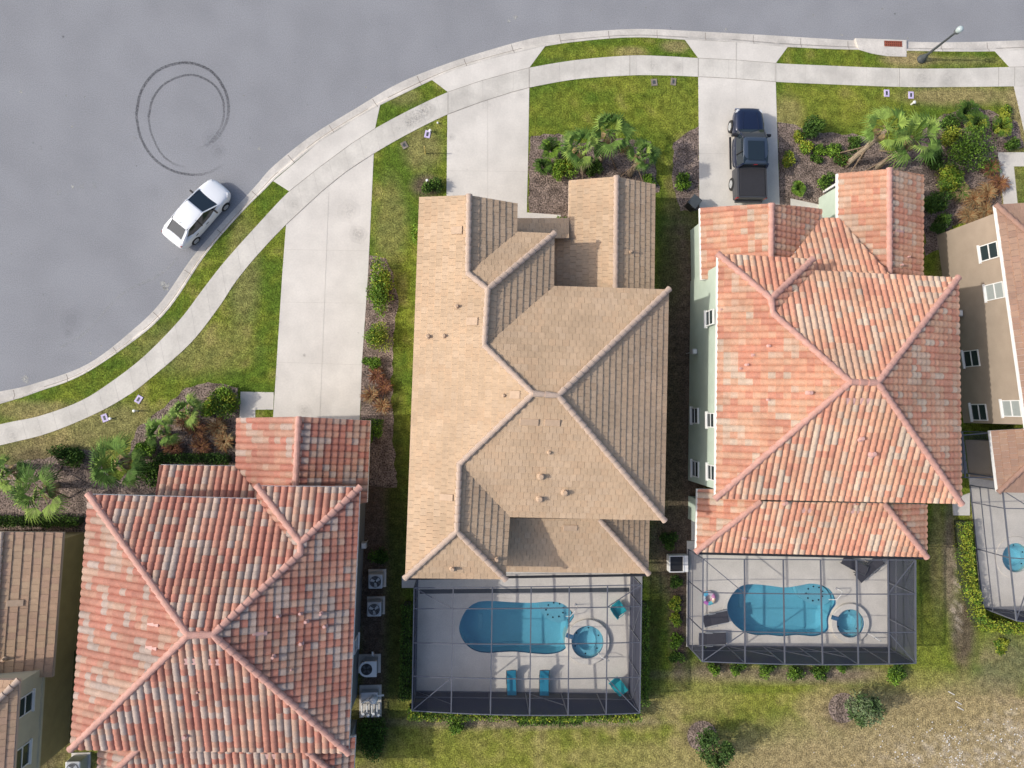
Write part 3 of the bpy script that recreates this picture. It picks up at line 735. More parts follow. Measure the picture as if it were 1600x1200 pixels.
# ---- east house: green walls, orange barrel tiles
he = empty('house', at(1290, 600), 'two storey house with pale green walls and bright orange barrel tile roof', 'house')
V = {k: at(*p, ZE) for k, p in dict(tl=(1121, 397), bl=(1117, 779), t2=(1269, 405), t3=(1270, 423), TR=(1496, 434), BR=(1501, 787)).items()}
PL = eplane((1121, 397), (1117, 779), ZE, SL)
for k, p in dict(w1=(1204, 467), w2=(1207, 490), a1=(1328, 597)).items(): V[k] = hit(*p, PL)
V['a2'] = at(1370, 598, V['a1'].z)
roof(he, V, [['tl', 'bl', 'a1', 'w2', 'w1'], ['tl', 'w1', 't2'], ['w1', 'w2', 't3', 't2'], ['w2', 'a1', 'a2', 'TR', 't3'], ['TR', 'a2', 'BR'], ['bl', 'BR', 'a2', 'a1']],
     [('tl', 'w1'), ('w1', 't2'), ('w1', 'w2'), ('w2', 'a1'), ('a1', 'a2'), ('a2', 'TR'), ('a2', 'BR'), ('a1', 'bl')], 'b', PAL_E, M['cap_red'], M['white'], ventm=M['pinkvent'], r=.17,
     vents=[(1200, 541, .06, .25), (1175, 555, .06, .25), (1166, 570, .06, .25), (1155, 576, .06, .25), (1125, 484, .05, .2), (1263, 614, .1, .35), (1343, 685, .1, .35), (1361, 709, .12, .35), (1199, 625, .05, .2)],
     flat_vents=[(1325, 626, .36, .7, .07), (1353, 626, .36, .7, .07)])
we, Q2 = walls(he, [(1121, 400), (1117, 776), (1501, 784), (1496, 437), (1270, 426), (1269, 408)], ZE, M['wall_green'], .32)
xw = min(q.x for q in Q2); A = Vector((xw, 8, 0)); B = Vector((xw, -8, 0))
for y0, y1, z0, z1 in ((637, 662, .9, 2.1), (720, 745, .9, 2.1), (484, 508, 3.7, 4.9), (645, 668, 3.7, 4.9), (726, 750, 3.7, 4.9)):
    xx = project((xw, 0, (z0+z1)/2))[0]; window(he, A, B, xx, y0, xx, y1, z0, z1, out=-1, glass2='glass')
V1 = {k: at(*p, Z1) for k, p in dict(a=(1093, 325), d=(1095, 437), d2=(1180, 437), b=(1283, 327), c=(1283, 430), e=(1308, 271), e2=(1308, 440), f=(1442, 274), f2=(1441, 445), m1=(1262, 339), m2=(1325, 341), q1=(1089, 764), q2=(1087, 862), q3=(1447, 870), q4=(1447, 788)).items()}
PW = eplane((1093, 325), (1095, 437), Z1, SL); V1['r0'] = hit(1205, 319, PW); V1['r1'] = hit(1204, 437, PW)
PR = eplane((1308, 271), (1308, 440), Z1, SL); V1['s0'] = hit(1389, 264, PR); V1['s1'] = hit(1389, 445, PR)
PU = eplane((1325, 341), (1262, 340), Z1, SL); V1['m3'] = hit(1240, 440, PU); V1['m4'] = hit(1388, 440, PU); V1['m5'] = hit(1300, 440, PU)
V1['m1'] = at(1283, 341, Z1); V1['m2'] = at(1309, 341, Z1); yb = at(1300, 440, 4.5).y; dy = V1['m1'].y-yb
V1['m3'] = Vector((max(V1['m1'].x-dy*.98, V1['r1'].x+.05), yb, Z1+SL*dy)); V1['m4'] = Vector((min(V1['m2'].x+dy*.98, V1['s1'].x-.05), yb, Z1+SL*dy))
PQ = eplane((1087, 862), (1447, 870), Z1, SL); V1['q5'] = hit(1188, 783, PQ); V1['q6'] = hit(1380, 786, PQ)
V1['q7'] = Vector((V1['q1'].x, V1['q1'].y, Z1)); PQL = eplane((1089, 764), (1087, 862), Z1, SL); V1['q8'] = hit(1190, 764, PQL)
roof(he, V1, [['a', 'd', 'r1', 'r0'], ['r0', 'r1', 'c', 'b'], ['e', 'e2', 's1', 's0'], ['s0', 's1', 'f2', 'f'], ['m1', 'm3', 'm4', 'm2'], ['q1', 'q2', 'q5', 'q8'], ['q2', 'q3', 'q6', 'q5'], ['q3', 'q4', 'q6']],
     [('r0', 'r1'), ('s0', 's1'), ('q5', 'q2'), ('q6', 'q3'), ], 'b', PAL_E, M['cap_red'], M['white'], name='lower_roof', ventm=M['pinkvent'], vents=[(1406, 415, .06, .3), (1418, 402, .05, .25), (1225, 785, .1, .35), (1162, 840, .07, .3), (1333, 787, .05, .2)], flat_vents=[(1404, 360, .7, .36, .07), (1258, 796, .36, .7, .07), (1332, 797, .36, .7, .07)], r=.17)
walls(he, [(1093, 329), (1095, 437), (1283, 437), (1283, 332)], Z1, M['wall_green'], .4); walls(he, [(1308, 275), (1308, 437), (1441, 437), (1442, 279)], Z1, M['wall_green'], .4)
walls(he, [(1089, 772), (1088, 835), (1447, 840), (1447, 790)], Z1, M['wall_green'], .45)
gable(he, V1['a'], V1['b'], V1['r0'], M['wall_green'], Vector((0, -.4, 0))); gable(he, V1['e'], V1['f'], V1['s0'], M['wall_green'], Vector((0, -.4, 0)))
pts = at(1288, 310); MB().box(at(1287, 300).x, at(1287, 300).y, 1.4, .12, .14, 2.8).build('corner_trim', M['white'], he)

# ---- west house: weathered red barrel tiles
hw = empty('house', at(340, 900), 'two storey house with weathered dark red and grey barrel tile roof', 'house')
V = {k: at(*p, ZE) for k, p in dict(tl=(139, 772), bl=(111, 1170), t1=(402, 779), t2=(402, 759), TR=(563, 761), BR=(545, 1176)).items()}
PL = eplane((139, 772), (111, 1170), ZE, SL); V['a1'] = hit(295, 992, PL); V['a2'] = at(333, 991, V['a1'].z)
PR = eplane((545, 1176), (563, 761), ZE, SL); V['w2'] = hit(470, 864, PR); V['w1'] = hit(470, 848, PR)
roof(hw, V, [['tl', 'bl', 'a1'], ['tl', 'a1', 'a2', 'w2', 't1'], ['t1', 'w2', 'w1', 't2'], ['t2', 'w1', 'TR'], ['TR', 'w1', 'w2', 'a2', 'BR'], ['bl', 'BR', 'a2', 'a1']],
     [('tl', 'a1'), ('bl', 'a1'), ('a1', 'a2'), ('a2', 'w2'), ('w2', 'w1'), ('w1', 't2'), ('w1', 'TR'), ('a2', 'BR')], 'b', PAL_W, M['cap_red'], M['white'], ventm=M['pinkvent'], r=.17, pw=.37,
     vents=[(436, 961, .07, .3), (470, 957, .07, .3), (479, 970, .08, .3), (502, 958, .07, .3), (508, 977, .08, .3), (471, 1004, .08, .3), (428, 1025, .07, .3), (291, 1148, .09, .35), (310, 1080, .05, .2), (456, 1045, .04, .2)],
     flat_vents=[(241, 972, .7, .36, .07), (238, 1013, .7, .36, .07), (297, 1032, .36, .7, .07), (338, 1033, .36, .7, .07), (406, 991, .7, .4, .07)])
ww, Q2 = walls(hw, [(139, 776), (111, 1167), (545, 1172), (563, 765), (402, 763), (402, 781)], ZE, M['wall_grey'], .5)
A = max(Q2, key=lambda q: q.x+q.y*.3); B = max(Q2, key=lambda q: q.x-q.y*.3); A = Vector((A.x, A.y, 0)); B = Vector((B.x, B.y, 0))
for y0, y1, z0, z1 in ((985, 1008, 3.5, 4.7), (1068, 1095, 3.5, 4.7), (870, 890, 3.5, 4.7), (990, 1010, .9, 2.1)):
    pm = project(A.lerp(B, .5)+Vector((0, 0, (z0+z1)/2)))[0]; window(hw, A, B, pm, y0, pm, y1, z0, z1, out=1)
V1 = {k: at(*p, Z1) for k, p in dict(a=(370, 653), b=(579, 657), c=(574, 785), d=(368, 800), p1=(251, 726), p2=(367, 728), p0=(243, 777), x1=(155, 1150), x2=(148, 1240), x3=(556, 1150), x4=(552, 1231)).items()}
PW = eplane((370, 653), (368, 800), Z1, SL); V1['r0'] = hit(467, 651, PW); V1['r1'] = hit(460, 800, PW)
PU = eplane((367, 728), (251, 726), Z1, SL); V1['p3'] = hit(240, 800, PU); V1['p2'] = at(369, 728, Z1); dy = V1['p2'].y-V1['p3'].y; V1['p4'] = Vector((V1['p2'].x+dy*.98, V1['p3'].y, V1['p3'].z))
PL2 = eplane((155, 1150), (148, 1240), Z1, SL); V1['y0'] = hit(218, 1168, PL2); V1['y1'] = hit(166, 1225, PL2); V1['x2'] = at(152, 1231, Z1)
PR2 = eplane((552, 1232), (556, 1150), Z1, SL); V1['y2'] = hit(474, 1168, PR2)
V1['y3'] = at(152, 1230, Z1); V1['y4'] = at(552, 1232, Z1)
roof(hw, V1, [['a', 'd', 'r1', 'r0'], ['r0', 'r1', 'c', 'b'], ['p1', 'p3', 'p4', 'p2'], ['x1', 'y3', 'y0'], ['y3', 'y4', 'y2', 'y0'], ['y4', 'x3', 'y2']],
     [('r0', 'r1'), ('y0', 'y3'), ('y2', 'y4')], 'b', PAL_W, M['cap_red'], M['white'], name='lower_roof', r=.17, pw=.37, flat_vents=[(422, 1180, .36, .7, .07)], ventm=M['pinkvent'])
walls(hw, [(370, 657), (368, 790), (574, 785), (579, 660)], Z1, M['wall_grey'], .4); walls(hw, [(251, 732), (251, 790), (380, 790), (380, 734)], Z1, M['wall_grey'], .4)
walls(hw, [(155, 1150), (152, 1227), (552, 1229), (556, 1150)], Z1, M['wall_grey'], .4)
gable(hw, V1['a'], V1['b'], V1['r0'], M['wall_grey'], Vector((0, -.4, 0)))

# ---- far west house: ochre walls, brown flat tiles
hy = empty('house', at(60, 1000), 'ochre and cream walled house with brown flat tile roof at the lower left edge', 'house')
V1 = {k: at(*p, Z1) for k, p in dict(b=(99, 832), c=(82, 1058), d=(-150, 1058), a=(-150, 828)).items()}
PR = eplane((82, 1058), (99, 832), Z1, .30); V1['r0'] = hit(3, 831, PR); V1['r1'] = hit(-12, 1058, PR); V1['l0'] = at(-100, 829, Z1); V1['l1'] = at(-115, 1058, Z1)
roof(hy, V1, [['r0', 'r1', 'c', 'b'], ['l0', 'l1', 'r1', 'r0']], [('r0', 'r1')], 'f', PAL_Y, M['trim'], M['trim'], name='lower_roof', pw=.36, cl=.46, rnd=.14, ventm=M['tanvent'], vents=[(8, 1029, .07, .3)], flat_vents=[(24, 942, .8, .35, .05)], r=.12)
wy, Q2 = walls(hy, [(99, 835), (82, 1056), (-115, 1056), (-100, 832)], Z1, M['wall_olive'], .4)
V = {k: at(*p, ZE) for k, p in dict(t=(30, 1062), b=(18, 1260), a=(-120, 1060), d=(-130, 1260)).items()}
PR = eplane((18, 1260), (30, 1062), ZE, SL); V['h'] = hit(-40, 1130, PR); V['h2'] = hit(-45, 1200, PR)
roof(hy, V, [['t', 'a', 'h'], ['t', 'h', 'h2', 'b'], ['a', 'd', 'h2', 'h']], [('t', 'h'), ('h', 'h2')], 'f', PAL_Y, M['cap_tan'], M['trim'], pw=.36, cl=.40, rnd=.14)
up, Q3 = walls(hy, [(30, 1062), (18, 1260), (-130, 1260), (-120, 1060)], ZE, M['wall_cream'], .45, z0=2.9)
Lo = [Vector((q.x+(.06 if q.x > -30 else 0), q.y, 0)) for q in Q3]
MB().prism([(q.x, q.y) for q in Lo], 0, 2.9).build('wall', M['wall_olive'], hy)
A = max(Q3, key=lambda q: q.x+q.y*.3); B = max(Q3, key=lambda q: q.x-q.y*.3); A = Vector((A.x, A.y, 0)); B = Vector((B.x, B.y, 0))
MB().bar(Vector((Lo[0].x, 0, 2.9)), Vector((Lo[0].x, 0, 2.9)), .1, .1)
MB().bar(A+Vector((.04, 0, 2.9)), B+Vector((.04, 0, 2.9)), .12, .16).build('ledge', M['wall_cream'], hy)
for y0, y1 in ((1086, 1116), (1162, 1196)):
    pm = project(A.lerp(B, .3)+Vector((0, 0, 4.3)))[0]; window(hy, A, B, pm, y0, pm, y1, 3.75, 5.0, out=1)

# ---- far east house: tan walls, brown tiles
ht = empty('house', at(1590, 500), 'tan walled house with brown tile roof and white window frames at the right edge', 'house')
ZT = 5.5
V = {k: at(*p, ZT) for k, p in dict(a=(1555, 318), b=(1566, 345), c=(1580, 450), d=(1597, 600), e=(1602, 660), f=(1800, 660), g=(1800, 318)).items()}
for k, p in dict(c=(1579, 450), d=(1592, 575), e=(1602, 668)).items(): V[k] = at(*p, ZT)
V['a'] = at(1555, 320, ZT); V['e'] = at(1604, 672, ZT)
PL = eplane((1555, 320), (1604, 672), ZT, .36); V['h1'] = hit(1690, 440, PL); V['h2'] = hit(1712, 560, PL)
V['g'] = at(1860, 300, ZT); V['f'] = at(1880, 660, ZT)
roof(ht, V, [['a', 'e', 'h2', 'h1'], ['a', 'h1', 'g'], ['e', 'f', 'h2']], [('a', 'h1'), ('h1', 'h2')], 'f', PAL_B, M['cap_brown'], M['white'], pw=.36, cl=.42)
wt_base = [at(1481, 392), at(1506, 690), at(1900, 690), at(1900, 335), at(1545, 335)]
# wall line below the eave
A = at(1484, 400); B = at(1502, 640)
ov = .35
P = [V['a']+Vector((ov, -.35, 0)), V['e']+Vector((ov, .3, 0)), V['f'], V['g']]
MB().prism([(p.x, p.y) for p in P], 0, ZT-.12).build('wall', M['wall_tan'], ht)
A = Vector((P[0].x, P[0].y, 0)); B = Vector((P[1].x, P[1].y, 0))
for cx, cy, z0, z1, g2 in ((1556, 393, 3.5, 4.9, 'glass'), (1563, 455, 3.5, 4.9, 'blind'), (1586, 638, 3.5, 4.9, 'blind'), (1518, 560, .9, 2.2, 'glass'), (1528, 644, .9, 2.2, 'glass')):
    zc = (z0+z1)/2
    h0, h1 = 12.5, 12.5
    # along-wall centre from the pixel row at mid height
    best = min((abs(project(A.lerp(B, k/200)+Vector((0, 0, zc)))[1]-cy), k) for k in range(-40, 240))[1]
    c0 = project(A.lerp(B, best/200)+Vector((0, 0, zc)))
    window(ht, A, B, c0[0], cy-13, c0[0], cy+13, z0, z1, out=-1, glass='glass' if g2 == 'glass' else 'blind', glass2=g2)
V1 = {k: at(*p, Z1) for k, p in dict(a=(1547, 673), b=(1559, 769), c=(1760, 774), d=(1760, 660)).items()}
PL = eplane((1547, 673), (1559, 769), Z1, .36); V1['r'] = hit(1640, 690, PL); V1['r2'] = hit(1600, 730, PL); V1['r0'] = hit(1632, 668, PL)
V1['q'] = at(1700, 668, V1['r2'].z)
V1['k'] = hit(1632, 700, PL)
roof(ht, V1, [['a', 'b', 'k', 'r0'], ['b', 'c', 'k']], [('b', 'k')], 'f', PAL_B, M['cap_brown'], M['white'], name='lower_roof', pw=.36, cl=.42)
walls(ht, [(1552, 680), (1562, 764), (1760, 768), (1760, 680)], Z1, M['wall_tan'], .4)
g = at(1500, 398); MB().box(g.x+.6, g.y, .9, .06, .9, 1.8).build('side_gate', M['white'], ht)

# ------------------------------------------------------------------ pools, decks, screen cages
def slab_with_holes(name, outer, holes, z0, z1, m):
    mb = MB(); loops = [[Vector((p[0], p[1], 0)) for p in L] for L in [outer]+holes]
    flat = [p for L in loops for p in L]; n = len(flat)
    tr = tessellate_polygon(loops); fs = []
    for a, b, c in tr:
        cr = (flat[b].x-flat[a].x)*(flat[c].y-flat[a].y)-(flat[b].y-flat[a].y)*(flat[c].x-flat[a].x)
        if cr < 0: a, c = c, a
        fs.append((a, b, c))
    k = 0; vs = [(p.x, p.y, z1) for p in flat]+[(p.x, p.y, z0) for p in flat]
    for L in loops:
        m2 = len(L)
        for i in range(m2): fs.append((k+i, k+(i+1) % m2, n+k+(i+1) % m2, n+k+i))
        k += m2
    mb.add(vs, fs); return mb.build(name, m)
def smooth_closed(pts, n=5):
    P = [at(*p) for p in pts]; out = []; m = len(P)
    for i in range(m):
        p0, p1, p2, p3 = P[i-1], P[i], P[(i+1) % m], P[(i+2) % m]
        for k in range(n):
            t = k/n; q = .5*((2*p1)+(-p0+p2)*t+(2*p0-5*p1+4*p2-p3)*t*t+(-p0+3*p1-3*p2+p3)*t**3); out.append((q.x, q.y))
    return out
def offset_closed(L, d):
    n = len(L); ar = sum(L[i][0]*L[(i+1) % n][1]-L[(i+1) % n][0]*L[i][1] for i in range(n)); sg = 1 if ar > 0 else -1
    out = []
    for i in range(n):
        a, b = Vector(L[i-1]), Vector(L[(i+1) % n]); t = (b-a).normalized(); out.append((L[i][0]+t.y*d*sg, L[i][1]-t.x*d*sg))
    return out
def pool(outline, shelf, label, deck_px, dlab, spa, spalab, zdeck=.06, cage=None):
    O = smooth_closed(outline); zw = -.06; D = -1.15
    n = len(O)
    p0 = empty('swimming_pool', (sum(p[0] for p in O)/n, sum(p[1] for p in O)/n, 0), label, 'pool')
    sc, ri, ro = spa; c = at(*sc)
    inner = [(c.x+ri*math.cos(2*math.pi*k/32), c.y+ri*math.sin(2*math.pi*k/32)) for k in range(32)]
    D0 = [at(*p) for p in deck_px]
    big = offset_closed(O, .06)
    dk = slab_with_holes('pool_deck', [(p.x, p.y) for p in D0], [big, [(c.x+(ri+.04)*math.cos(2*math.pi*k/32), c.y+(ri+.04)*math.sin(2*math.pi*k/32)) for k in range(32)]], -.10, zdeck, M['deck']); tag(dk, kind='structure')
    bs = MB(); I = offset_closed(O, -.0); F2 = offset_closed(O, -.25)
    vs = [(x, y, -.2) for x, y in I]+[(x, y, D+.15) for x, y in I]+[(x, y, D) for x, y in F2]
    fs = [(i, n+i, n+(i+1) % n, (i+1) % n) for i in range(n)]+[(n+i, 2*n+i, 2*n+(i+1) % n, n+(i+1) % n) for i in range(n)]
    tr = tessellate_polygon([[Vector((x, y, 0)) for x, y in F2]]); fs += [tuple(2*n+i for i in t) for t in tr]
    bs.add(vs, fs); bs.build('basin', M['plaster'], p0)
    tb = MB(); tb.add([(x, y, zdeck-.02) for x, y in O]+[(x, y, -.2) for x, y in O], [(i, n+i, n+(i+1) % n, (i+1) % n) for i in range(n)]); tb.build('waterline_tile', M['pooltile'], p0)
    cp = MB(); A2 = offset_closed(O, -.015); B2 = offset_closed(O, .20)
    cp.add([(x, y, zdeck+.012) for x, y in A2]+[(x, y, zdeck+.012) for x, y in B2]+[(x, y, zdeck-.03) for x, y in A2]+[(x, y, zdeck-.03) for x, y in B2],
           [(i, (i+1) % n, n+(i+1) % n, n+i) for i in range(n)]+[(i, (i+1) % n, 2*n+(i+1) % n, 2*n+i) for i in range(n)]+[(n+i, n+(i+1) % n, 3*n+(i+1) % n, 3*n+i) for i in range(n)])
    cp.build('coping', M['deck'], p0)
    w = MB(); tr = tessellate_polygon([[Vector((x, y, 0)) for x, y in O]]); w.add([(x, y, zw) for x, y in O], [tuple(t) for t in tr]); w.build('water', M['water'], p0)
    S = smooth_closed(shelf); MB().prism(S, -1.1, -.42).build('sun_shelf', M['plaster2'], p0)
    mid = at((outline[0][0]+30), sum(p[1] for p in outline[:1])/1)
    for k in range(9):
        a = 2*math.pi*k/9+.3; cx = sum(p[0] for p in S)/len(S)+.55*math.cos(a); cy = sum(p[1] for p in S)/len(S)+.45*math.sin(a)
        MB().lathe((cx, cy, -.42), [(.05, 0), (.05, .03), (.02, .04)], 8).build('jet', M['black'], p0)
    L = at(outline[0][0]+34, outline[0][1]-2)
    MB().box(L.x, L.y, D+.03, .28, .9, .06).build('drain_cover', M['plaster2'], p0, bevel=.02)
    # spa
    sp = empty('hot_tub', (c.x, c.y, 0), spalab, 'hot tub')
    zs = .30; mb = MB(); K = 40
    prof = [(ri, -1.0), (ri, zs-.02), (ri+.02, zs), (ro-.02, zs), (ro, zs-.02), (ro, -1.15)]
    vs = []; fs = []
    for r, z in prof:
        for k in range(K): vs.append((c.x+r*math.cos(2*math.pi*k/K), c.y+r*math.sin(2*math.pi*k/K), z))
    for i in range(len(prof)-1):
        for k in range(K): fs.append((i*K+k, i*K+(k+1) % K, (i+1)*K+(k+1) % K, (i+1)*K+k))
    mb.add(vs, fs); mb.build('rim', M['deck'], sp, smooth=False)
    MB().lathe((c.x, c.y, 0), [(ri-.01, -.06), (ri-.01, -.02), (ri*.60, -.04), (ri*.56, -.45), (.01, -.5)], K, top=False).build('bowl', M['plaster2'], sp)
    b2 = MB(); vs = []; fs = []
    for r, z in ((ri-.005, zs-.01), (ri-.005, .14)):
        for k in range(K): vs.append((c.x+r*math.cos(2*math.pi*k/K), c.y+r*math.sin(2*math.pi*k/K), z))
    fs = [(k, (k+1) % K, K+(k+1) % K, K+k) for k in range(K)]; b2.add(vs, fs); b2.build('waterline_tile', M['pooltile'], sp)
    w = MB(); w.add([(c.x+(ri-.01)*math.cos(2*math.pi*k/K), c.y+(ri-.01)*math.sin(2*math.pi*k/K), zs-.10) for k in range(K)], [tuple(range(K))]); w.build('water', M['water'], sp)
    # spill slot toward the pool
    sdir = Vector((-1, .35, 0)).normalized(); p = c+sdir*((ri+ro)/2)
    MB().obox((p.x, p.y, zs-.02), sdir*((ro-ri)/2+.04), Vector((-sdir.y, sdir.x, 0))*.13, (0, 0, .035)).build('spillway', M['pooltile'], sp)
    for k in range(6):
        a = 2*math.pi*k/6+.4; MB().lathe((c.x+ri*.8*math.cos(a), c.y+ri*.8*math.sin(a), -.03), [(.045, 0), (.045, .03), (.02, .04)], 8).build('jet', M['black'], sp)
    return p0, sp
poolC = [(717, 981), (725, 957), (741, 942), (762, 938), (800, 940), (830, 941), (857, 939), (875, 941), (888, 949), (897, 962), (889, 976), (886, 990), (886, 1003), (884, 1013), (874, 1019), (857, 1022), (835, 1021), (800, 1018), (762, 1020), (741, 1016), (725, 1003)]
shC = [(846, 941), (862, 941), (876, 943), (887, 950), (894, 962), (884, 974), (868, 975), (852, 966), (844, 953)]
poolR = [(1135, 948), (1143, 928), (1157, 915), (1175, 912), (1200, 914), (1225, 917), (1248, 914), (1267, 911), (1287, 915), (1300, 925), (1306, 942), (1299, 954), (1294, 968), (1294, 982), (1286, 990), (1270, 994), (1245, 992), (1222, 994), (1200, 992), (1180, 992), (1160, 986), (1143, 971)]
shR = [(1250, 916), (1267, 913), (1285, 916), (1298, 926), (1303, 940), (1290, 948), (1272, 946), (1256, 936)]
sC = 1/25.6
pool(poolC, shC, 'kidney shaped pool under the cage of the tan roofed house', [(650, 880), (985, 880), (983, 1084), (649, 1081)], '', ((917, 1001), .98, 1.36), 'round raised spa at the right end of the kidney shaped pool')
pool(poolR, shR, 'wavy edged pool behind the orange roofed house', [(1073, 845), (1386, 845), (1386, 1012), (1072, 1010)], '', ((1325, 972), .87, 1.22), 'round raised spa beside the wavy edged pool of the orange roofed house')
def plain_deck(px, spa, lab, z=.06):
    D0 = [at(*p) for p in px]; c = at(*spa[0]); ri, ro = spa[1:]
    K = 36; C0 = [(c.x+(ri+.04)*math.cos(2*math.pi*k/K), c.y+(ri+.04)*math.sin(2*math.pi*k/K)) for k in range(K)]
    tag(slab_with_holes('pool_deck', [(p.x, p.y) for p in D0], [C0], -.1, z, M['deck']), kind='structure')
    sp = empty('hot_tub', (c.x, c.y, 0), lab, 'hot tub')
    mb = MB(); vs = []; fs = []; prof = [(ri, -.8), (ri, .10), (ro, .10), (ro+.02, .02)]
    for r, zz in prof:
        for k in range(K): vs.append((c.x+r*math.cos(2*math.pi*k/K), c.y+r*math.sin(2*math.pi*k/K), zz))
    for i in range(3):
        for k in range(K): fs.append((i*K+k, i*K+(k+1) % K, (i+1)*K+(k+1) % K, (i+1)*K+k))
    mb.add(vs, fs); mb.build('rim', M['deck'], sp)
    MB().lathe((c.x, c.y, 0), [(ri-.01, -.28), (ri-.01, -.24), (ri*.62, -.24), (ri*.58, -.62), (.01, -.65)], K, top=False).build('bowl', M['plaster2'], sp)
    w = MB(); w.add([(c.x+(ri-.01)*math.cos(2*math.pi*k/K), c.y+(ri-.01)*math.sin(2*math.pi*k/K), -.04) for k in range(K)], [tuple(range(K))]); w.build('water', M['water'], sp)
    for k in range(6):
        a = 2*math.pi*k/6+.4; MB().lathe((c.x+ri*.8*math.cos(a), c.y+ri*.8*math.sin(a), -.24), [(.045, 0), (.045, .03), (.02, .04)], 8).build('jet', M['black'], sp)
plain_deck([(1513, 740), (1720, 740), (1725, 968), (1533, 949)], ((1586, 871), .93, 1.35), 'round spa in the grey deck of the tan walled house')
def cage(label, TL, TR, BR, BL, ub, vb, zc=2.82, bow=.45, ubrace=(), sides='LRB', zs=2.82):
    TL, TR, BR, BL = (at(*p) for p in (TL, TR, BR, BL))
    root = empty('pool_cage', ((TL+BR)/2), label, 'pool cage', 'screened pool cages behind the houses')
    def P(u, v, z=None):
        p = (TL.lerp(TR, u)).lerp(BL.lerp(BR, u), v)
        zz = zc+bow*(1-(2*u-1)**2)*(.25+.75*v) if z is None else z
        return Vector((p.x, p.y, zz))
    m = M['alu']; w, h = .06, .09
    us = [0]+list(ub)+[1]; vs_ = [0]+list(vb)+[1]
    def curve(u0, v0, u1, v1, n=8): return [P(u0+(u1-u0)*k/n, v0+(v1-v0)*k/n) for k in range(n+1)]
    def run(name, pts, w, h, dz=0):
        mb = MB(); mb.v = []
        for a, b in zip(pts, pts[1:]): mb.bar(a+Vector((0, 0, dz)), b+Vector((0, 0, dz)), w, h)
        # joined end to end into one rail
        return mb.build(name, m, root)
    for u in us: run('beam', [P(u, 0), P(u, 1)], w, h)
    for v in vs_: run('purlin', curve(0, v, 1, v, 10), .05, .05, -.012)
    for u in us:
        z1 = P(u, 1).z; b = P(u, 1, .06); run('post', [b, P(u, 1, z1-.05)], .055, .055)
    for v in vs_[:-1]:
        if 'L' in sides: run('post', [P(0, v, .06), P(0, v, zc-.05)], .055, .055)
        if 'R' in sides: run('post', [P(1, v, .06), P(1, v, zc-.05)], .055, .055)
    run('rail', [P(0, 1, .95), P(1, 1, .95)], .04, .05)
    for k, uu in enumerate((0, 1)): run('rail', [P(uu, 0, .95), P(uu, 1, .95)], .04, .05)
    run('base_rail', [P(0, 1, .09), P(1, 1, .09)], .05, .05)
    for uu in (0, 1): run('base_rail', [P(uu, 0, .09), P(uu, 1, .09)], .05, .05)
    u1, u2 = us[1], us[-2]; v1, v2 = vs_[1], vs_[-2]
    for a, b in (((0, 1), (u1, v2)), ((1, 1), (u2, v2)), ((1, 0), (u2, v1)), ((0, 0), (u1, v1))):
        run('brace', [P(*a), P(*b)], .045, .045, -.02)
    for a, b in ((us[k], us[k+1]) for k in ubrace): run('brace', [P(a, 1, .1), P(b, 1, 1.9)], .04, .04)
    if len(vb) > 2: run('brace', [P(1, v1, 2.7), P(1, vs_[2], .95)], .04, .04); run('brace', [P(1, vs_[-2], 2.7), P(1, 1, .95)], .04, .04)
    # screens
    n = 12; mb = MB(); dz = Vector((0, 0, .055))
    vs = [P(i/n, j/4)+dz for i in range(n+1) for j in range(5)]
    mb.add(vs, [(i*5+j, (i+1)*5+j, (i+1)*5+j+1, i*5+j+1) for i in range(n) for j in range(4)]); mb.build('roof_screen', M['screen'], root)
    mb = MB(); vs = []
    for i in range(n+1): a = P(i/n, 1); vs += [a+Vector((0, -.03, 0)), P(i/n, 1, .06)+Vector((0, -.03, 0))]
    mb.add(vs, [(2*i, 2*i+1, 2*i+3, 2*i+2) for i in range(n)]); mb.build('wall_screen', M['dense_screen'], root)
    for uu, dx in ((0, -.03), (1, .03)):
        mb = MB(); o = Vector((dx, 0, 0)); mb.add([P(uu, 0)+o, P(uu, 1)+o, P(uu, 1, .06)+o, P(uu, 0, .06)+o], [(0, 1, 2, 3)]); mb.build('wall_screen', M['dense_screen' if uu else 'screen'], root)
    return root
cage('dark screen cage over the kidney shaped pool', (653, 900), (985, 896), (982, 1083), (650, 1079), (.169, .339, .509, .677, .847), (.17, .45, .72), ubrace=(0, 3))
cage('dark screen cage over the wavy edged pool', (1075, 858), (1386, 860), (1386, 1011), (1074, 1008), (.19, .37, .545, .715, .866), (.33, .70), ubrace=(1, 2, 3), bow=.35)
cage('dark screen cage at the right edge over the small round spa', (1514, 758), (1722, 758), (1724, 966), (1534, 949), (.19, .45, .72), (.14, .52), bow=.3)
# header gutters where the cages meet the roofs
for a, b, lab in (((632, 905, 3.0), (1014, 899, 3.0), 'dark gutter along the lower eave of the tan roofed house'), ((1087, 865, 3.0), (1448, 873, 3.0), 'dark gutter along the lower eave of the orange roofed house')):
    p, q = at(*a), at(*b); o = MB().bar(p-Vector((0, 0, .1)), q-Vector((0, 0, .1)), .12, .12).build('gutter', M['black']); tag(o, lab, 'gutter')
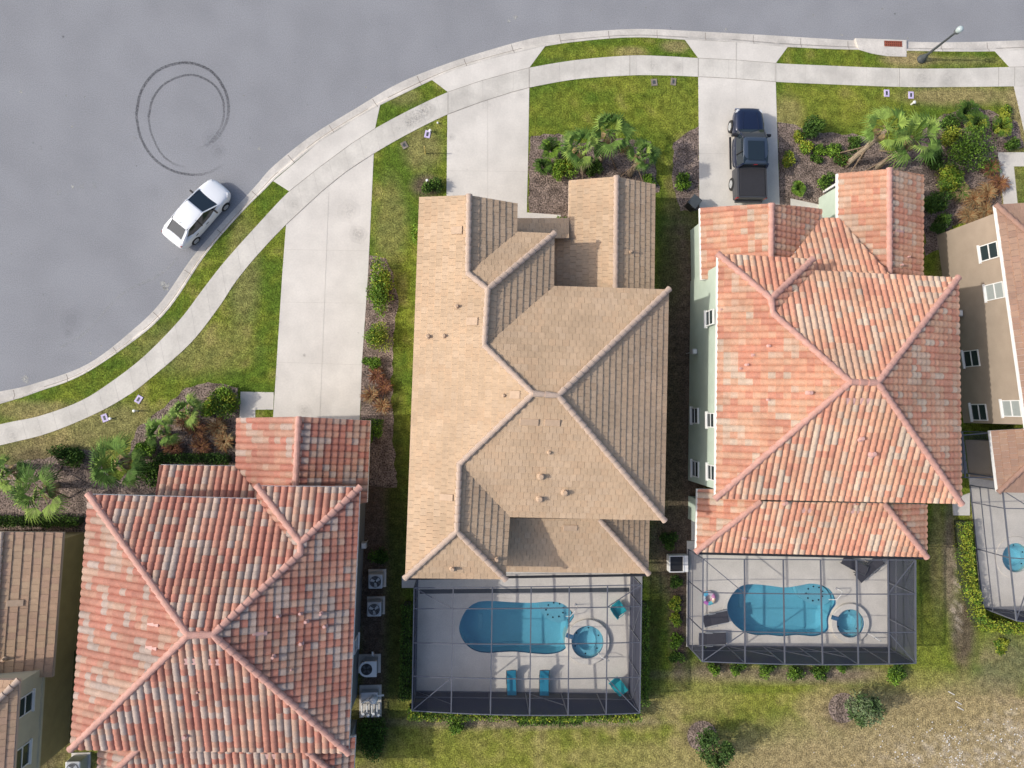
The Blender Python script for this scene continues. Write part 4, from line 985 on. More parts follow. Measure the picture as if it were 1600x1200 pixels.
# screened side porch beside the tan walled house
sp = empty('screened_porch', at(1515, 710), 'small dark screened porch between the orange roof and brown lower roof', 'porch')
Pq = [at(1503, 680, 2.6), at(1552, 676, 2.6), at(1560, 746, 2.6), at(1508, 746, 2.6)]
for i in range(4):
    MB().bar(Pq[i], Pq[(i+1) % 4], .06, .08).build('rail', M['alu'], sp); b = Pq[i].copy(); b.z = 0; MB().bar(b, Pq[i]-Vector((0, 0, .05)), .06, .06, up=(0, 1, 0)).build('post', M['alu'], sp)
mb = MB(); mb.add([p+Vector((0, 0, .05)) for p in Pq], [(0, 1, 2, 3)]); mb.build('roof_screen', M['screen'], sp)
mb = MB(); g4 = [Vector((p.x, p.y, .012)) for p in Pq]; mb.prism([(p.x, p.y) for p in g4], -.05, .014); tag(mb.build('gravel', M['asphalt']), kind='structure')

# ------------------------------------------------------------------ vehicles
def loft(secs, n_round=True):
    """secs: (x, halfwidth, zbottom, ztop, shoulder) along the car"""
    mb = MB(); vs = []; K = 10
    for x, w, zb, zt, sh in secs:
        zm = zb+(zt-zb)*.55
        half = [(0, zb), (w*.9, zb), (w, zb+.08), (w, zm), (w*.965, zt-sh), (w*.80, zt), (w*.4, zt+.02), ]
        ring = [(x, -y, z) for y, z in half[:0:-1]]
        pts = [(x, y, z) for y, z in half[1:]]
        full = [(x, 0, zb)]+pts+[(x, 0, zt+.025)]+[(x, -y, z) for y, z in half[:0:-1]]
        vs += full
    m = len(secs[0:1] and full); fs = []
    for i in range(len(secs)-1):
        for k in range(m): fs.append((i*m+k, (i+1)*m+k, (i+1)*m+(k+1) % m, i*m+(k+1) % m))
    fs += [tuple(range(m)), tuple((len(secs)-1)*m+k for k in range(m))[::-1]]
    mb.add(vs, fs); return mb
def cabin(secs):
    mb = MB(); vs = []
    for x, wb, zb, wt, zt in secs: vs += [(x, -wb, zb), (x, -wt, zt), (x, wt, zt), (x, wb, zb)]
    fs = []
    for i in range(len(secs)-1):
        for k in range(4): fs.append((i*4+k, i*4+(k+1) % 4, (i+1)*4+(k+1) % 4, (i+1)*4+k))
    fs += [(3, 2, 1, 0), tuple((len(secs)-1)*4+k for k in range(4))]
    mb.add(vs, fs); return mb
def wheel(root, x, y, r, w, rim='steel'):
    s = 1 if y > 0 else -1
    t = MB(); t.tube([(x, y-w/2, r), (x, y-w/2+.03, r), (x, y+w/2-.03, r), (x, y+w/2, r)], [r-.03, r, r, r-.03], 24)
    wo = t.build('wheel', M['rubber'], root)
    rm = MB(); rm.tube([(x, y+s*(w/2-.04), r), (x, y+s*(w/2+.006), r)], [r*.64, r*.6], 20)
    for k in range(5):
        a = 2*math.pi*k/5; rm.bar((x, y+s*(w/2+.012), r), (x+math.cos(a)*r*.58, y+s*(w/2+.012), r+math.sin(a)*r*.58), .05, .02, up=(0, 1, 0))
    rm.build('rim', M[rim], wo)
def sedan(px, py, heading, label):
    root = empty('parked_car', (0, 0, 0), label, 'car')
    secs = [(-2.28, .52, .42, .66, .06), (-2.24, .72, .34, .88, .08), (-2.10, .83, .26, 1.00, .09), (-1.75, .89, .20, 1.03, .10), (-1.2, .91, .18, .99, .10), (-.4, .915, .18, .95, .09), (.5, .91, .18, .93, .09), (1.1, .90, .18, .93, .09), (1.55, .89, .19, .88, .10), (1.95, .82, .22, .79, .10), (2.18, .68, .28, .68, .08), (2.28, .48, .34, .56, .05)]
    b = loft(secs).build('body', M['carwhite'], root, smooth=True, sub=2)
    cabin([(-1.80, .62, .93, .58, 1.02), (-1.10, .80, .90, .58, 1.38), (-.35, .83, .90, .60, 1.44), (.28, .83, .88, .58, 1.41), (1.18, .74, .84, .70, .925)]).build('glasshouse', M['carglass'], root)
    rp = MB(); vs = []
    for x, w, z in ((-1.14, .575, 1.385), (-.75, .61, 1.44), (-.3, .62, 1.465), (.1, .61, 1.455), (.30, .58, 1.425)):
        vs += [(x, -w, z-.03), (x, -w*.9, z+.005), (x, 0, z+.03), (x, w*.9, z+.005), (x, w, z-.03)]
    rp.add(vs, [(i*5+k, (i+1)*5+k, (i+1)*5+k+1, i*5+k+1) for i in range(4) for k in range(4)])
    r = rp.build('roof', M['carwhite'], root, smooth=True, sub=1); sm = r.modifiers.new('s', 'SOLIDIFY'); sm.thickness = .02
    for s in (-1, 1):
        MB().bar((.26, s*.585, 1.41), (1.2, s*.745, .93), .06, .05).build('pillar', M['carwhite'], root)
        mb = MB(); mb.add([(-1.12, s*.50, 1.40), (-1.12, s*.60, 1.37), (-.95, s*.615, 1.38), (-1.75, s*.80, .99), (-1.95, s*.72, 1.02), (-1.84, s*.56, 1.03)], [(0, 1, 5), (1, 2, 3), (1, 3, 4), (1, 4, 5)]); pl = mb.build('pillar', M['carwhite'], root); sm = pl.modifiers.new('s', 'SOLIDIFY'); sm.thickness = .03; sm.offset = 0
        MB().bar((-.30, s*.625, 1.42), (-.36, s*.86, .93), .06, .03).build('pillar', M['black'], root)
        MB().bar((-1.1, s*.615, 1.40), (.28, s*.615, 1.435), .035, .03).build('roof_rail', M['carwhite'], root)
        mi = MB().obox((.80, s*.93, .97), (.06, 0, 0), (0, .13, 0), (0, 0, .05)).build('mirror', M['black'], root, bevel=.03)
        MB().obox((1.98, s*.64, .70), (.13, -.07*s, 0), (.03, .08*s, 0), (0, 0, .045)).build('headlight', M['headlens'], root, bevel=.02)
        MB().obox((-2.08, s*.66, .87), (.07, 0, 0), (0, .10, 0), (0, 0, .05)).build('tail_light', M['redlens'], root, bevel=.02)
        for x in (-.05, -.95): MB().box(x, s*.93, .80, .20, .03, .03).build('door_handle', M['black'], root, bevel=.008)
        wheel(root, 1.38, s*.82, .325, .22); wheel(root, -1.32, s*.82, .325, .22)
    MB().tube([(-1.0, 0, 1.45), (-1.05, 0, 1.52)], [.02, .01], 6).build('antenna', M['black'], root)
    MB().box(-2.285, 0, .72, .02, .5, .12).build('number_plate', M['steel'], root)
    p = at(px, py); root.location = (p.x, p.y, -.12); root.rotation_euler[2] = heading; WL[root.name] = root.location.copy()
    return root
sedan(313, 337, math.radians(50.5), 'white sedan parked against the kerb of the road')
def pickup(px, py, heading, label):
    root = empty('pickup_truck', (0, 0, 0), label, 'pickup truck')
    secs = [(1.15, .98, .42, 1.16, .12), (1.55, .98, .42, 1.16, .13), (2.1, .96, .42, 1.14, .14), (2.55, .91, .42, 1.09, .14), (2.80, .78, .45, .99, .12), (2.90, .62, .5, .88, .08)]
    loft(secs).build('hood', M['carnavy'], root, smooth=True, sub=2)
    loft([(-1.0, .985, .42, 1.17, .06), (-.5, .99, .40, 1.17, .06), (.6, .99, .40, 1.16, .06), (1.3, .985, .42, 1.15, .06)]).build('body', M['carnavy'], root, smooth=True, sub=1)
    loft([(-2.90, .92, .52, 1.20, .04), (-2.84, .97, .46, 1.24, .04), (-2.0, .985, .44, 1.25, .04), (-1.0, .985, .42, 1.25, .04)]).build('bed', M['cargrey'], root, smooth=False)
    tn = MB(); tn.obox((-1.94, 0, 1.275), (.86, 0, 0), (0, .80, 0), (0, 0, .02)); t = tn.build('tonneau_cover', M['vinyl'], root, bevel=.02)
    for s in (-1, 1): MB().bar((-2.82, s*.88, 1.28), (-1.05, s*.88, 1.28), .07, .05).build('bed_rail', M['cargrey'], root, bevel=.01)
    MB().bar((-2.86, -.86, 1.265), (-2.86, .86, 1.265), .08, .05).build('tailgate_cap', M['cargrey'], root, bevel=.01)
    cabin([(-1.02, .90, 1.12, .76, 1.80), (-.70, .92, 1.12, .75, 1.88), (.62, .93, 1.12, .72, 1.86), (1.42, .86, 1.12, .80, 1.18)]).build('glasshouse', M['carglass'], root)
    rp = MB(); vs = []
    for x, w, z in ((-1.0, .76, 1.83), (-.6, .785, 1.90), (0, .79, 1.925), (.45, .77, 1.915), (.66, .73, 1.88)):
        vs += [(x, -w, z-.05), (x, -w*.92, z), (x, 0, z+.025), (x, w*.92, z), (x, w, z-.05)]
    rp.add(vs, [(i*5+k, (i+1)*5+k, (i+1)*5+k+1, i*5+k+1) for i in range(4) for k in range(4)])
    r = rp.build('roof', M['carnavy_sheen'], root, smooth=True, sub=1); sm = r.modifiers.new('s', 'SOLIDIFY'); sm.thickness = .02
    MB().obox((-.20, 0, 1.945), (.60, 0, 0), (0, .50, 0), (0, 0, .008)).build('sunroof', M['carglass'], root)
    MB().bar((-1.02, -.12, 1.80), (-1.02, .12, 1.80), .03, .02).build('brake_light', M['redlens'], root)
    for s in (-1, 1):
        MB().bar((.62, s*.73, 1.87), (1.42, s*.84, 1.17), .07, .05).build('pillar', M['carnavy'], root)
        MB().bar((-.98, s*.77, 1.82), (-1.02, s*.91, 1.15), .09, .12).build('pillar', M['carnavy'], root)
        MB().bar((-.18, s*.77, 1.86), (-.2, s*.94, 1.15), .05, .07).build('pillar', M['black'], root)
        MB().obox((1.02, s*1.06, 1.22), (.08, 0, 0), (0, .18, 0), (0, 0, .10)).build('mirror', M['black'], root, bevel=.03)
        MB().obox((2.64, s*.70, .93), (.10, -.05*s, 0), (.03, .11*s, 0), (0, 0, .08)).build('headlight', M['headlens'], root, bevel=.02)
        MB().obox((-2.88, s*.90, 1.02), (.03, 0, 0), (0, .07, 0), (0, 0, .17)).build('tail_light', M['redlens'], root, bevel=.01)
        MB().bar((-.85, s*1.03, .42), (1.2, s*1.03, .42), .12, .05).build('running_board', M['black'], root)
        for x in (.25, -.75): MB().box(x, s*1.0, 1.0, .2, .03, .03).build('door_handle', M['chrome'], root)
        for x in (1.88, -1.80): wheel(root, x, s*.90, .40, .27)
    MB().box(2.90, 0, .60, .10, 1.6, .22).build('bumper', M['chrome'], root, bevel=.04); MB().box(-2.96, 0, .58, .12, 1.75, .18).build('bumper', M['cargrey'], root, bevel=.03)
    for s in (-1, 1): MB().bar((1.35, s*.52, 1.20), (2.55, s*.42, 1.13), .03, .02).build('hood_crease', M['carnavy'], root, bevel=.005)
    p = at(px, py); root.location = (p.x, p.y, .02); root.rotation_euler[2] = heading; WL[root.name] = root.location.copy()
    return root
pickup(1162, 248, math.radians(90.3), 'navy crew cab pickup with covered graphite bed parked in a driveway')

# ------------------------------------------------------------------ street furniture and small fittings
p = at(1439, 93)
lp = empty('street_lamp', p, 'dark street lamp with pale globe on the verge by the storm drain', 'street lamp')
MB().lathe(p, [(.28, 0), (.28, .10), (.20, .25), (.13, .5), (.10, .6)], 12).build('base', M['pole'], lp)
MB().tube([p+Vector((0, 0, .5)), p+Vector((0, 0, 3.3))], [.085, .06], 12).build('pole', M['pole'], lp)
MB().lathe(p, [(.06, 3.2), (.16, 3.3), (.17, 3.36), (.12, 3.40)], 12).build('collar', M['pole'], lp)
MB().lathe(p, [(.10, 3.38), (.17, 3.46), (.19, 3.58), (.18, 3.70), (.12, 3.78), (.03, 3.80)], 16).build('globe', M['globe'], lp, smooth=True)
sd = empty('storm_drain', at(1375, 75), 'kerbside concrete storm drain with a rusty red grate', 'storm drain')
MB().prism([(q.x, q.y) for q in [at(*v) for v in ((1336, 60), (1416, 63), (1416, 89), (1385, 88), (1362, 84), (1342, 78))]], -.15, .035).build('apron', M['kerb'], sd)
a, b = at(1381, 64.5), at(1409, 73.5); cx, cy = (a.x+b.x)/2, (a.y+b.y)/2
MB().box(cx, cy, .03, abs(b.x-a.x), abs(b.y-a.y), .022).build('opening', M['drain_dark'], sd)
gr = MB(); wx, wy = abs(b.x-a.x), abs(b.y-a.y)
for k in range(9): gr.box(cx-wx/2+wx*(k+.5)/9, cy, .048, wx/9*.55, wy*.92, .03)
for s in (-1, 0, 1): gr.box(cx, cy+s*wy*.46, .055, wx, .05, .03)
gr.build('grate', M['rust'], sd)
def meter(px, py, rz, rim, lab, g='utility meter boxes in the lawns', w=.34, l=.46):
    p = at(px, py); r = empty('meter_box', p, lab, 'meter box', g)
    m = MB(); c, s = math.cos(rz), math.sin(rz)
    for u, v, a, b in ((0, l/2-.05, w, .1), (0, -l/2+.05, w, .1), (w/2-.05, 0, .1, l-.2), (-w/2+.05, 0, .1, l-.2)):
        m.box(p.x+u*c-v*s, p.y+u*s+v*c, .02, a, b, .06, rz)
    m.build('rim', M[rim], r); MB().box(p.x, p.y, .02, w-.2, l-.2, .045, rz).build('lid', M['pole'], r)
meter(217, 624, -.55, 'purple', 'white and lilac meter box below the sidewalk, right of its twin'); meter(164, 653, .35, 'purple', 'white and lilac meter box with a white capped post touching it')
meter(1385, 146, .0, 'purple', 'lilac rimmed meter box in the lawn, left of the pair near the street lamp'); meter(1423, 149, .0, 'purple', 'lilac rimmed meter box just above a small white capped post')
meter(668, 210, -.2, 'purple', 'white rimmed meter box in the narrow lawn strip nearest the second driveway'); meter(632, 227, .5, 'joint', 'dark lidded meter box in the narrow lawn strip nearest the first driveway', w=.36, l=.42)
meter(1022, 129, .1, 'joint', 'dark lidded meter box below the sidewalk, left one of two', w=.38, l=.44); meter(1052, 128, -.1, 'joint', 'dark lidded meter box below the sidewalk, right one of two', w=.34, l=.46)
def capped(px, py, h, lab, cm='white', r=.05):
    p = at(px, py); e = empty('cleanout_post', p, lab, 'post', 'short capped posts in the lawns')
    MB().lathe(p, [(r, 0), (r, h)], 10).build('pipe', M['white'], e); MB().lathe(p, [(r*1.7, h), (r*1.7, h+.04), (r, h+.06)], 10).build('cap', M[cm], e)
capped(215, 642, .45, 'white and green capped post between two lilac meter boxes'); capped(174, 654, .15, 'white capped post touching the left lilac meter box')
capped(672, 206, .2, 'small white capped post beside the narrow lawn strip meter box'); capped(668, 286, .5, 'white capped post by the shrub at the tan garage corner'); capped(1424, 163, .3, 'white capped post under the lilac meter box near the lamp', r=.06)
capped(684, 193, .1, 'tiny white cap in the narrow lawn strip near the sidewalk', r=.035)
p = at(665, 240); st = MB().tube([p, p+Vector((0, 0, 1.2))], .035, 8).build('marker_post', M['yellow']); tag(st, 'thin yellow marker post standing in the narrow lawn strip', 'post')
def ac(px, py, label, s=.86, kind='ac'):
    p = at(px, py, .5); q = Vector((p.x, p.y, 0)); r = empty('air_conditioner', q, label, 'air conditioner', 'air conditioners beside the walls')
    MB().box(q.x, q.y, .05, s+.2, s+.2, .1).build('pad', M['concrete'], r)
    MB().box(q.x, q.y, .10+.42, s, s, .84).build('cabinet', M['steel'], r, bevel=.08)
    MB().lathe(q, [(.34, .93), (.34, .955), (.02, .955)], 24).build('fan_well', M['black'], r)
    fb = MB()
    for k in range(3):
        a = k*2.1+.4; d = Vector((math.cos(a), math.sin(a), 0)); n = Vector((-d.y, d.x, 0))
        fb.add([q+d*.05-n*.05+Vector((0, 0, .965)), q+d*.30-n*.02+Vector((0, 0, .962)), q+d*.28+n*.16+Vector((0, 0, .985)), q+d*.06+n*.06+Vector((0, 0, .97))], [(0, 1, 2, 3)])
    fb.build('fan_blades', M['steel'], r)
    gm = MB()
    for rr in (.12, .2, .28, .345):
        K = 24; gm.tube([q+Vector((rr*math.cos(2*math.pi*k/K), rr*math.sin(2*math.pi*k/K), 1.0)) for k in range(K+1)], .006, 4)
    gm.build('grille', M['steel'], r)
ac(588, 906, 'square air conditioner by the grey wall, upper of the two together'); ac(586, 949, 'square air conditioner by the grey wall, lower of the two together'); ac(120, 1196, 'square air conditioner at the bottom edge under the weathered red roof')
# heat pump with rounded end
p = at(574, 1043, .7); q = Vector((p.x, p.y, 0)); hp = empty('pool_heater', q, 'white pool heater with one rounded end and a round fan', 'pool heater')
prof = [(.62, -.48), (.62, .48), (0, .48)]+[(-.0+.48*math.cos(math.pi/2+math.pi*k/10), .48*math.sin(math.pi/2+math.pi*k/10)) for k in range(1, 10)]+[(0, -.48)]
MB().prism([(q.x+x*.9, q.y+y*.9) for x, y in prof], .08, .95).build('cabinet', M['steel'], hp); MB().prism([(q.x+x*.94, q.y+y*.94) for x, y in prof], .95, 1.0).build('lid', M['white'], hp)
MB().lathe(q, [(.33, 1.0), (.33, 1.02), (.02, 1.02)], 24).build('fan_well', M['black'], hp)
fb = MB()
for k in range(4):
    a = k*1.57+.5; d = Vector((math.cos(a), math.sin(a), 0)); n = Vector((-d.y, d.x, 0)); fb.add([q+d*.05+Vector((0, 0, 1.03)), q+d*.29+Vector((0, 0, 1.03)), q+d*.25+n*.15+Vector((0, 0, 1.045)), q+d*.05+n*.08+Vector((0, 0, 1.04))], [(0, 1, 2, 3)])
fb.build('fan_blades', M['pole'], hp); MB().box(q.x, q.y, .04, 1.4, 1.1, .08).build('pad', M['concrete'], hp)
MB().tube([q+Vector((.3, .5, .3)), q+Vector((.3, .75, .3)), q+Vector((.3, .75, .8)), q+Vector((.3, .95, .8))], .04, 8).build('pipe', M['white'], hp)
# pool pump and filter rack
p = at(578, 1098, .3); q = Vector((p.x, p.y, 0)); pe = empty('pool_pump', q, 'pool pump rack with filter tank and a row of white pipes', 'pool pump')
MB().box(q.x, q.y, .05, 1.3, 1.9, .1).build('pad', M['concrete'], pe)
MB().box(q.x, q.y+.45, .35, 1.0, .55, .5).build('control_box', M['steel'], pe, bevel=.03)
MB().lathe(q+Vector((.25, .32, 0)), [(.20, .1), (.24, .2), (.24, .75), (.18, .9), (.05, .95)], 16).build('filter_tank', M['white'], pe)
MB().tube([q+Vector((-.45, .15, .65)), q+Vector((.1, .42, .7))], .05, 8).build('pipe', M['white'], pe); MB().tube([q+Vector((.45, .5, .5)), q+Vector((.85, .5, .5))], .06, 8).build('pipe', M['white'], pe)
for k in range(4):
    x = -.45+k*.3; MB().tube([q+Vector((x, -.75, .15)), q+Vector((x, -.75, .45)), q+Vector((x, -.1, .45)), q+Vector((x, -.1, .15))], .04, 8).build('pipe', M['white'], pe)
    MB().lathe(q+Vector((x+.1, -.55-.1*(k % 2), 0)), [(.05, .1), (.05, .55), (.08, .55), (.08, .6)], 8).build('valve', M['white'], pe)
def wbox(px, py, z, s, lab, m='steel', cat='electric box', nm='electric_box'):
    p = at(px, py, z); e = empty(nm, (p.x, p.y, 0), lab, cat); b = MB().box(p.x, p.y, z-s[2]/2, *s).build('case', M[m], e, bevel=.02)
    MB().tube([(p.x, p.y, z-s[2]), (p.x, p.y, 0)], .025, 8).build('conduit', M[m], e)
    MB().box(p.x, p.y, z+.012, s[0]*.7, s[1]*.7, .02).build('cover', M['white'], e)
wbox(568, 853, 1.7, (.28, .34, .5), 'grey electric box on the dark wall above the air conditioners'); wbox(1086, 549, 1.7, (.30, .32, .5), 'grey electric box on the pale green wall'); wbox(1502, 489, 1.6, (.22, .40, .4), 'small electric box at the foot of the tan wall')
# framed window well / pad with white rim beside the green wall
p = at(1056, 878); pd = empty('pump_enclosure', p, 'black lidded bin with white rim beside the orange roofed house', 'bin')
for u, v, a, b in ((0, .48, .9, .05), (0, -.48, .9, .05), (-.43, 0, .05, .92), (.43, 0, .05, .92)): MB().box(p.x+u-.12, p.y+v, .30, a, b, .6).build('side_panel', M['white'], pd)
MB().box(p.x-.12, p.y, .25, .80, .90, .5).build('lid', M['black'], pd); MB().box(p.x+.47, p.y, .28, .26, 1.0, .56).build('ledge', M['white'], pd)
sheet('concrete_pad', [(628, 900), (652, 900), (652, 918), (628, 918)], M['concrete'], -.05, .085); sheet('concrete_pad', [(984, 896), (1003, 896), (1003, 920), (984, 920)], M['concrete'], -.05, .085); sheet('concrete_pad', [(1487, 780), (1514, 770), (1514, 805), (1489, 805)], M['concrete'], -.05, .085)
# wheelie bin in the side passage
p = at(1078, 322); tb = empty('rubbish_bin', p, 'black wheeled rubbish bin lying beside the driveway of the pickup', 'bin'); rz = -.7
MB().box(p.x, p.y, .5, .58, .62, .95, rz).build('tub', M['black'], tb, bevel=.04); MB().box(p.x, p.y, 1.0, .64, .70, .07, rz).build('lid', M['pole'], tb, bevel=.03)
MB().bar((p.x-.25, p.y-.32, .98), (p.x+.15, p.y-.5, .98), .04, .04).build('handle', M['black'], tb)
# pool furniture -----------------------------------------------------------
def lounger(px, py, rz, label, fab, L=1.75, Wd=.62, back=.62, group='loungers and chairs on the pool decks', frame='steel', ang=35, nm='sun_lounger', cat='sun lounger', zf=.36):
    p = at(px, py, .3); root = empty(nm, (0, 0, 0), label, cat, group)
    s0 = -L/2; hb = L/2-back
    MB().box((s0+hb)/2, 0, zf, hb-s0, Wd-.08, .05).build('seat', M[fab], root, bevel=.015)
    a = math.radians(ang); q = Vector((hb, 0, zf)); e = q+Vector((back*math.cos(a), 0, back*math.sin(a)))
    MB().bar(q, e, Wd-.08, .05, up=(-math.sin(a), 0, math.cos(a))).build('backrest', M[fab], root, bevel=.015)
    for s in (-1, 1):
        MB().tube([(s0, s*(Wd/2-.02), zf), (hb, s*(Wd/2-.02), zf), tuple(e+Vector((0, s*(Wd/2-.02), 0)))], .022, 6).build('side_rail', M[frame], root)
        for x in (s0+.15, hb-.05): MB().tube([(x, s*(Wd/2-.04), 0), (x, s*(Wd/2-.04), zf)], .02, 6).build('leg', M[frame], root)
        MB().tube([(hb-.35, s*(Wd/2), zf), (hb-.3, s*(Wd/2), zf+.2), (hb+.15, s*(Wd/2), zf+.22)], .02, 6).build('armrest', M[frame], root)
    MB().tube([e+Vector((0, -Wd/2, 0)), e+Vector((.03, 0, .02)), e+Vector((0, Wd/2, 0))], .022, 6).build('head_rail', M[frame], root)
    root.location = (p.x, p.y, .06); root.rotation_euler[2] = rz
lounger(799, 1063, R(92), 'blue sun lounger below the kidney pool, left of the pair', 'blue', frame='pole'); lounger(850, 1063, R(90), 'blue sun lounger below the kidney pool, right of the pair', 'blue', frame='pole')
lounger(963, 952, R(215), 'teal poolside armchair in the upper right corner of the kidney pool deck', 'teal', L=.95, Wd=.8, back=.38, frame='teal', nm='pool_chair', cat='chair', ang=60)
lounger(964, 1069, R(128), 'teal poolside recliner in the lower right corner of the kidney pool deck', 'teal', L=1.35, Wd=.68, back=.55, frame='teal', nm='pool_chair', cat='chair', ang=40)
lounger(1117, 966, R(190), 'dark lounger beside the wavy pool, upper of two at the left screen', 'sling', L=1.6, Wd=.78, back=.5, frame='steel', ang=10); lounger(1112, 997, R(180), 'dark lounger beside the wavy pool, lower of two at the left screen', 'sling', L=1.7, Wd=.80, back=.5, frame='steel', ang=8)
lounger(1333, 882, R(-28), 'dark lounger half under the orange eave, left of the slanted two', 'sling', L=1.6, Wd=.62, back=.6, frame='pole', ang=15); lounger(1356, 888, R(40), 'dark lounger near the orange eave, right of the slanted two', 'sling', L=1.9, Wd=.7, back=.6, frame='pole', ang=15)
# swim ring
p = at(1107, 934, .15); mb = MB(); K, J = 28, 10
cols = [(.6, .25, .45), (.62, .55, .62), (.10, .42, .62), (.55, .62, .66), (.45, .15, .45), (.12, .50, .60), (.66, .5, .35)]
for k in range(K):
    a0, a1 = 2*math.pi*k/K, 2*math.pi*(k+1)/K
    for j in range(J):
        b0, b1 = 2*math.pi*j/J, 2*math.pi*(j+1)/J
        mb.add([(p.x+(.31+.14*math.cos(b))*math.cos(a), p.y+(.31+.14*math.cos(b))*math.sin(a), .20+.14*math.sin(b)) for a, b in ((a0, b0), (a1, b0), (a1, b1), (a0, b1))], [(0, 1, 2, 3)], cols[(k//4+j//4) % 7])
M['vinyl_ring'] = mat('swim_ring_vinyl', rough=.25, attr=True, var=.05, fine=0)
tag(mb.build('swim_ring', M['vinyl_ring'], color=True, smooth=True), 'pink, blue and white swim ring on the deck by the wavy pool', 'swim ring')
def rail(a, b, lab):
    p, q = at(*a), at(*b); d = (q-p); e = empty('hand_rail', p, lab, 'handrail')
    MB().tube([p+Vector((0, 0, .06)), p+Vector((0, 0, .75)), p+d*.2+Vector((0, 0, .86)), p+d*.75+Vector((0, 0, .80)), q+Vector((0, 0, .1))], .025, 8).build('bar', M['white'], e)
    MB().lathe(p, [(.06, .06), (.06, .09), (.03, .1)], 10).build('flange', M['chrome'], e)
rail((899, 944), (884, 962), 'white handrail at the shelf end of the kidney pool'); rail((948, 1026), (933, 1018), 'white handrail beside the spa of the kidney pool'); rail((1306, 919), (1294, 936), 'white handrail at the shelf end of the wavy pool'); rail((1366, 996), (1350, 986), 'white handrail beside the spa of the wavy pool')

# ------------------------------------------------------------------ planting
GD, GM, GB, GY = (.045, .092, .020), (.09, .165, .028), (.16, .275, .034), (.28, .32, .04)
RED, ORG, STR = (.14, .06, .038), (.25, .125, .052), (.30, .22, .11)
def leaf(mb, p, d, up, l, w, col):
    s = d.cross(up)
    if s.length < 1e-3: s = Vector((1, 0, 0))
    s.normalize(); s *= w/2
    mb.add([p, p+d*l*.5-s, p+d*l, p+d*l*.5+s], [(0, 1, 2, 3)], col)
def rv():
    while True:
        v = Vector((random.uniform(-1, 1), random.uniform(-1, 1), random.uniform(-1, 1)))
        if .05 < v.length < 1: return v.normalized()
def cloud(mb, c, rx, ry, rz, n, l, cols, lumps=7):
    """leaves in lumpy clumps inside an ellipsoid volume standing on the ground"""
    L = []
    for k in range(lumps):
        a = random.uniform(0, 6.283); q = math.sqrt(random.random())*.70; L.append((c.x+math.cos(a)*rx*q, c.y+math.sin(a)*ry*q, c.z+rz*random.uniform(-.25, .45), random.uniform(.38, .62), random.choice(cols)))
    for i in range(n):
        x, y, z, f, col = random.choice(L); v = rv(); rad = random.uniform(.55, 1.08)
        p = Vector((x+v.x*rx*f*rad, y+v.y*ry*f*rad, max(.03, z+v.z*rz*f*1.3*rad)))
        if random.random() < .35: col = random.choice(cols)
        k = random.uniform(.7, 1.35); d = (rv()+v*.6+Vector((0, 0, .25))).normalized()
        leaf(mb, p, d, (v+rv()*.7).normalized(), l*random.uniform(.7, 1.3), l*random.uniform(.45, .7), tuple(x*k for x in col))
def shrub(px, py, r, h, cols, label, kind='leafy', l=.13, dens=1., ry=None, group='shrubs in the planting beds', name='shrub', cat='shrub'):
    rw = r/25.4*1.15; ryw = (ry or r)/25.4*1.1; zc = h*.45
    p = at(px, py, zc); g = Vector((p.x, p.y, 0)); e = empty(name, g, label, cat, group); mb = MB()
    if kind == 'leafy':
        n = int(min(3200, 560*dens*(rw*ryw*4+rw*h*2)*(.13/l)**1.6)+60); cloud(mb, Vector((p.x, p.y, zc)), rw, ryw, h*.5, n, l, cols, max(5, int(9*max(rw, ryw))))
        mb.build('foliage', M['leaf'], e, color=True)
        st = MB()
        for k in range(4): a = k*1.6+.3; st.tube([g, g+Vector((math.cos(a)*rw*.4, math.sin(a)*ryw*.4, h*.6))], [.03, .012], 5)
        st.build('stem', M['bark'], e)
    elif kind == 'grass':
        for i in range(int(150*dens)):
            a = random.uniform(0, 6.283); q = random.uniform(.4, 1); col = random.choice(cols); k = random.uniform(.7, 1.3); col = tuple(x*k for x in col)
            b = g+Vector((random.gauss(0, .06), random.gauss(0, .06), 0)); pts = []
            d = Vector((math.cos(a)*rw, math.sin(a)*ryw, 0))*q; s = Vector((-math.sin(a), math.cos(a), 0))*.018
            P = [b, b+d*.35+Vector((0, 0, h*.75)), b+d*.75+Vector((0, 0, h*.85)), b+d*1.05+Vector((0, 0, h*.45))]
            for u, v, w0, w1 in ((0, 1, 1, 1), (1, 2, 1, .8), (2, 3, .8, .2)): mb.add([P[u]-s*w0, P[u]+s*w0, P[v]+s*w1, P[v]-s*w1], [(0, 1, 2, 3)], col)
        mb.build('blades', M['leaf'], e, color=True)
    elif kind == 'fern':
        for i in range(int(16*dens)):
            a = i*2.4+random.uniform(-.3, .3); q = random.uniform(.65, 1.05); col = random.choice(cols)
            for t in range(11):
                f = (t+1)/11; x = Vector((math.cos(a)*rw*q*f, math.sin(a)*ryw*q*f, .08+h*math.sin(min(1, f*1.1)*2.2))); s = Vector((-math.sin(a), math.cos(a), 0)); ll = .20*(1.1-f)+.05
                for sg in (-1, 1):
                    k = random.uniform(.75, 1.3); leaf(mb, g+x, (s*sg+Vector((math.cos(a), math.sin(a), 0))*.5).normalized(), Vector((0, 0, 1)), ll*1.5, .06, tuple(c*k for c in col))
        mb.build('fronds', M['leaf'], e, color=True)
    return e
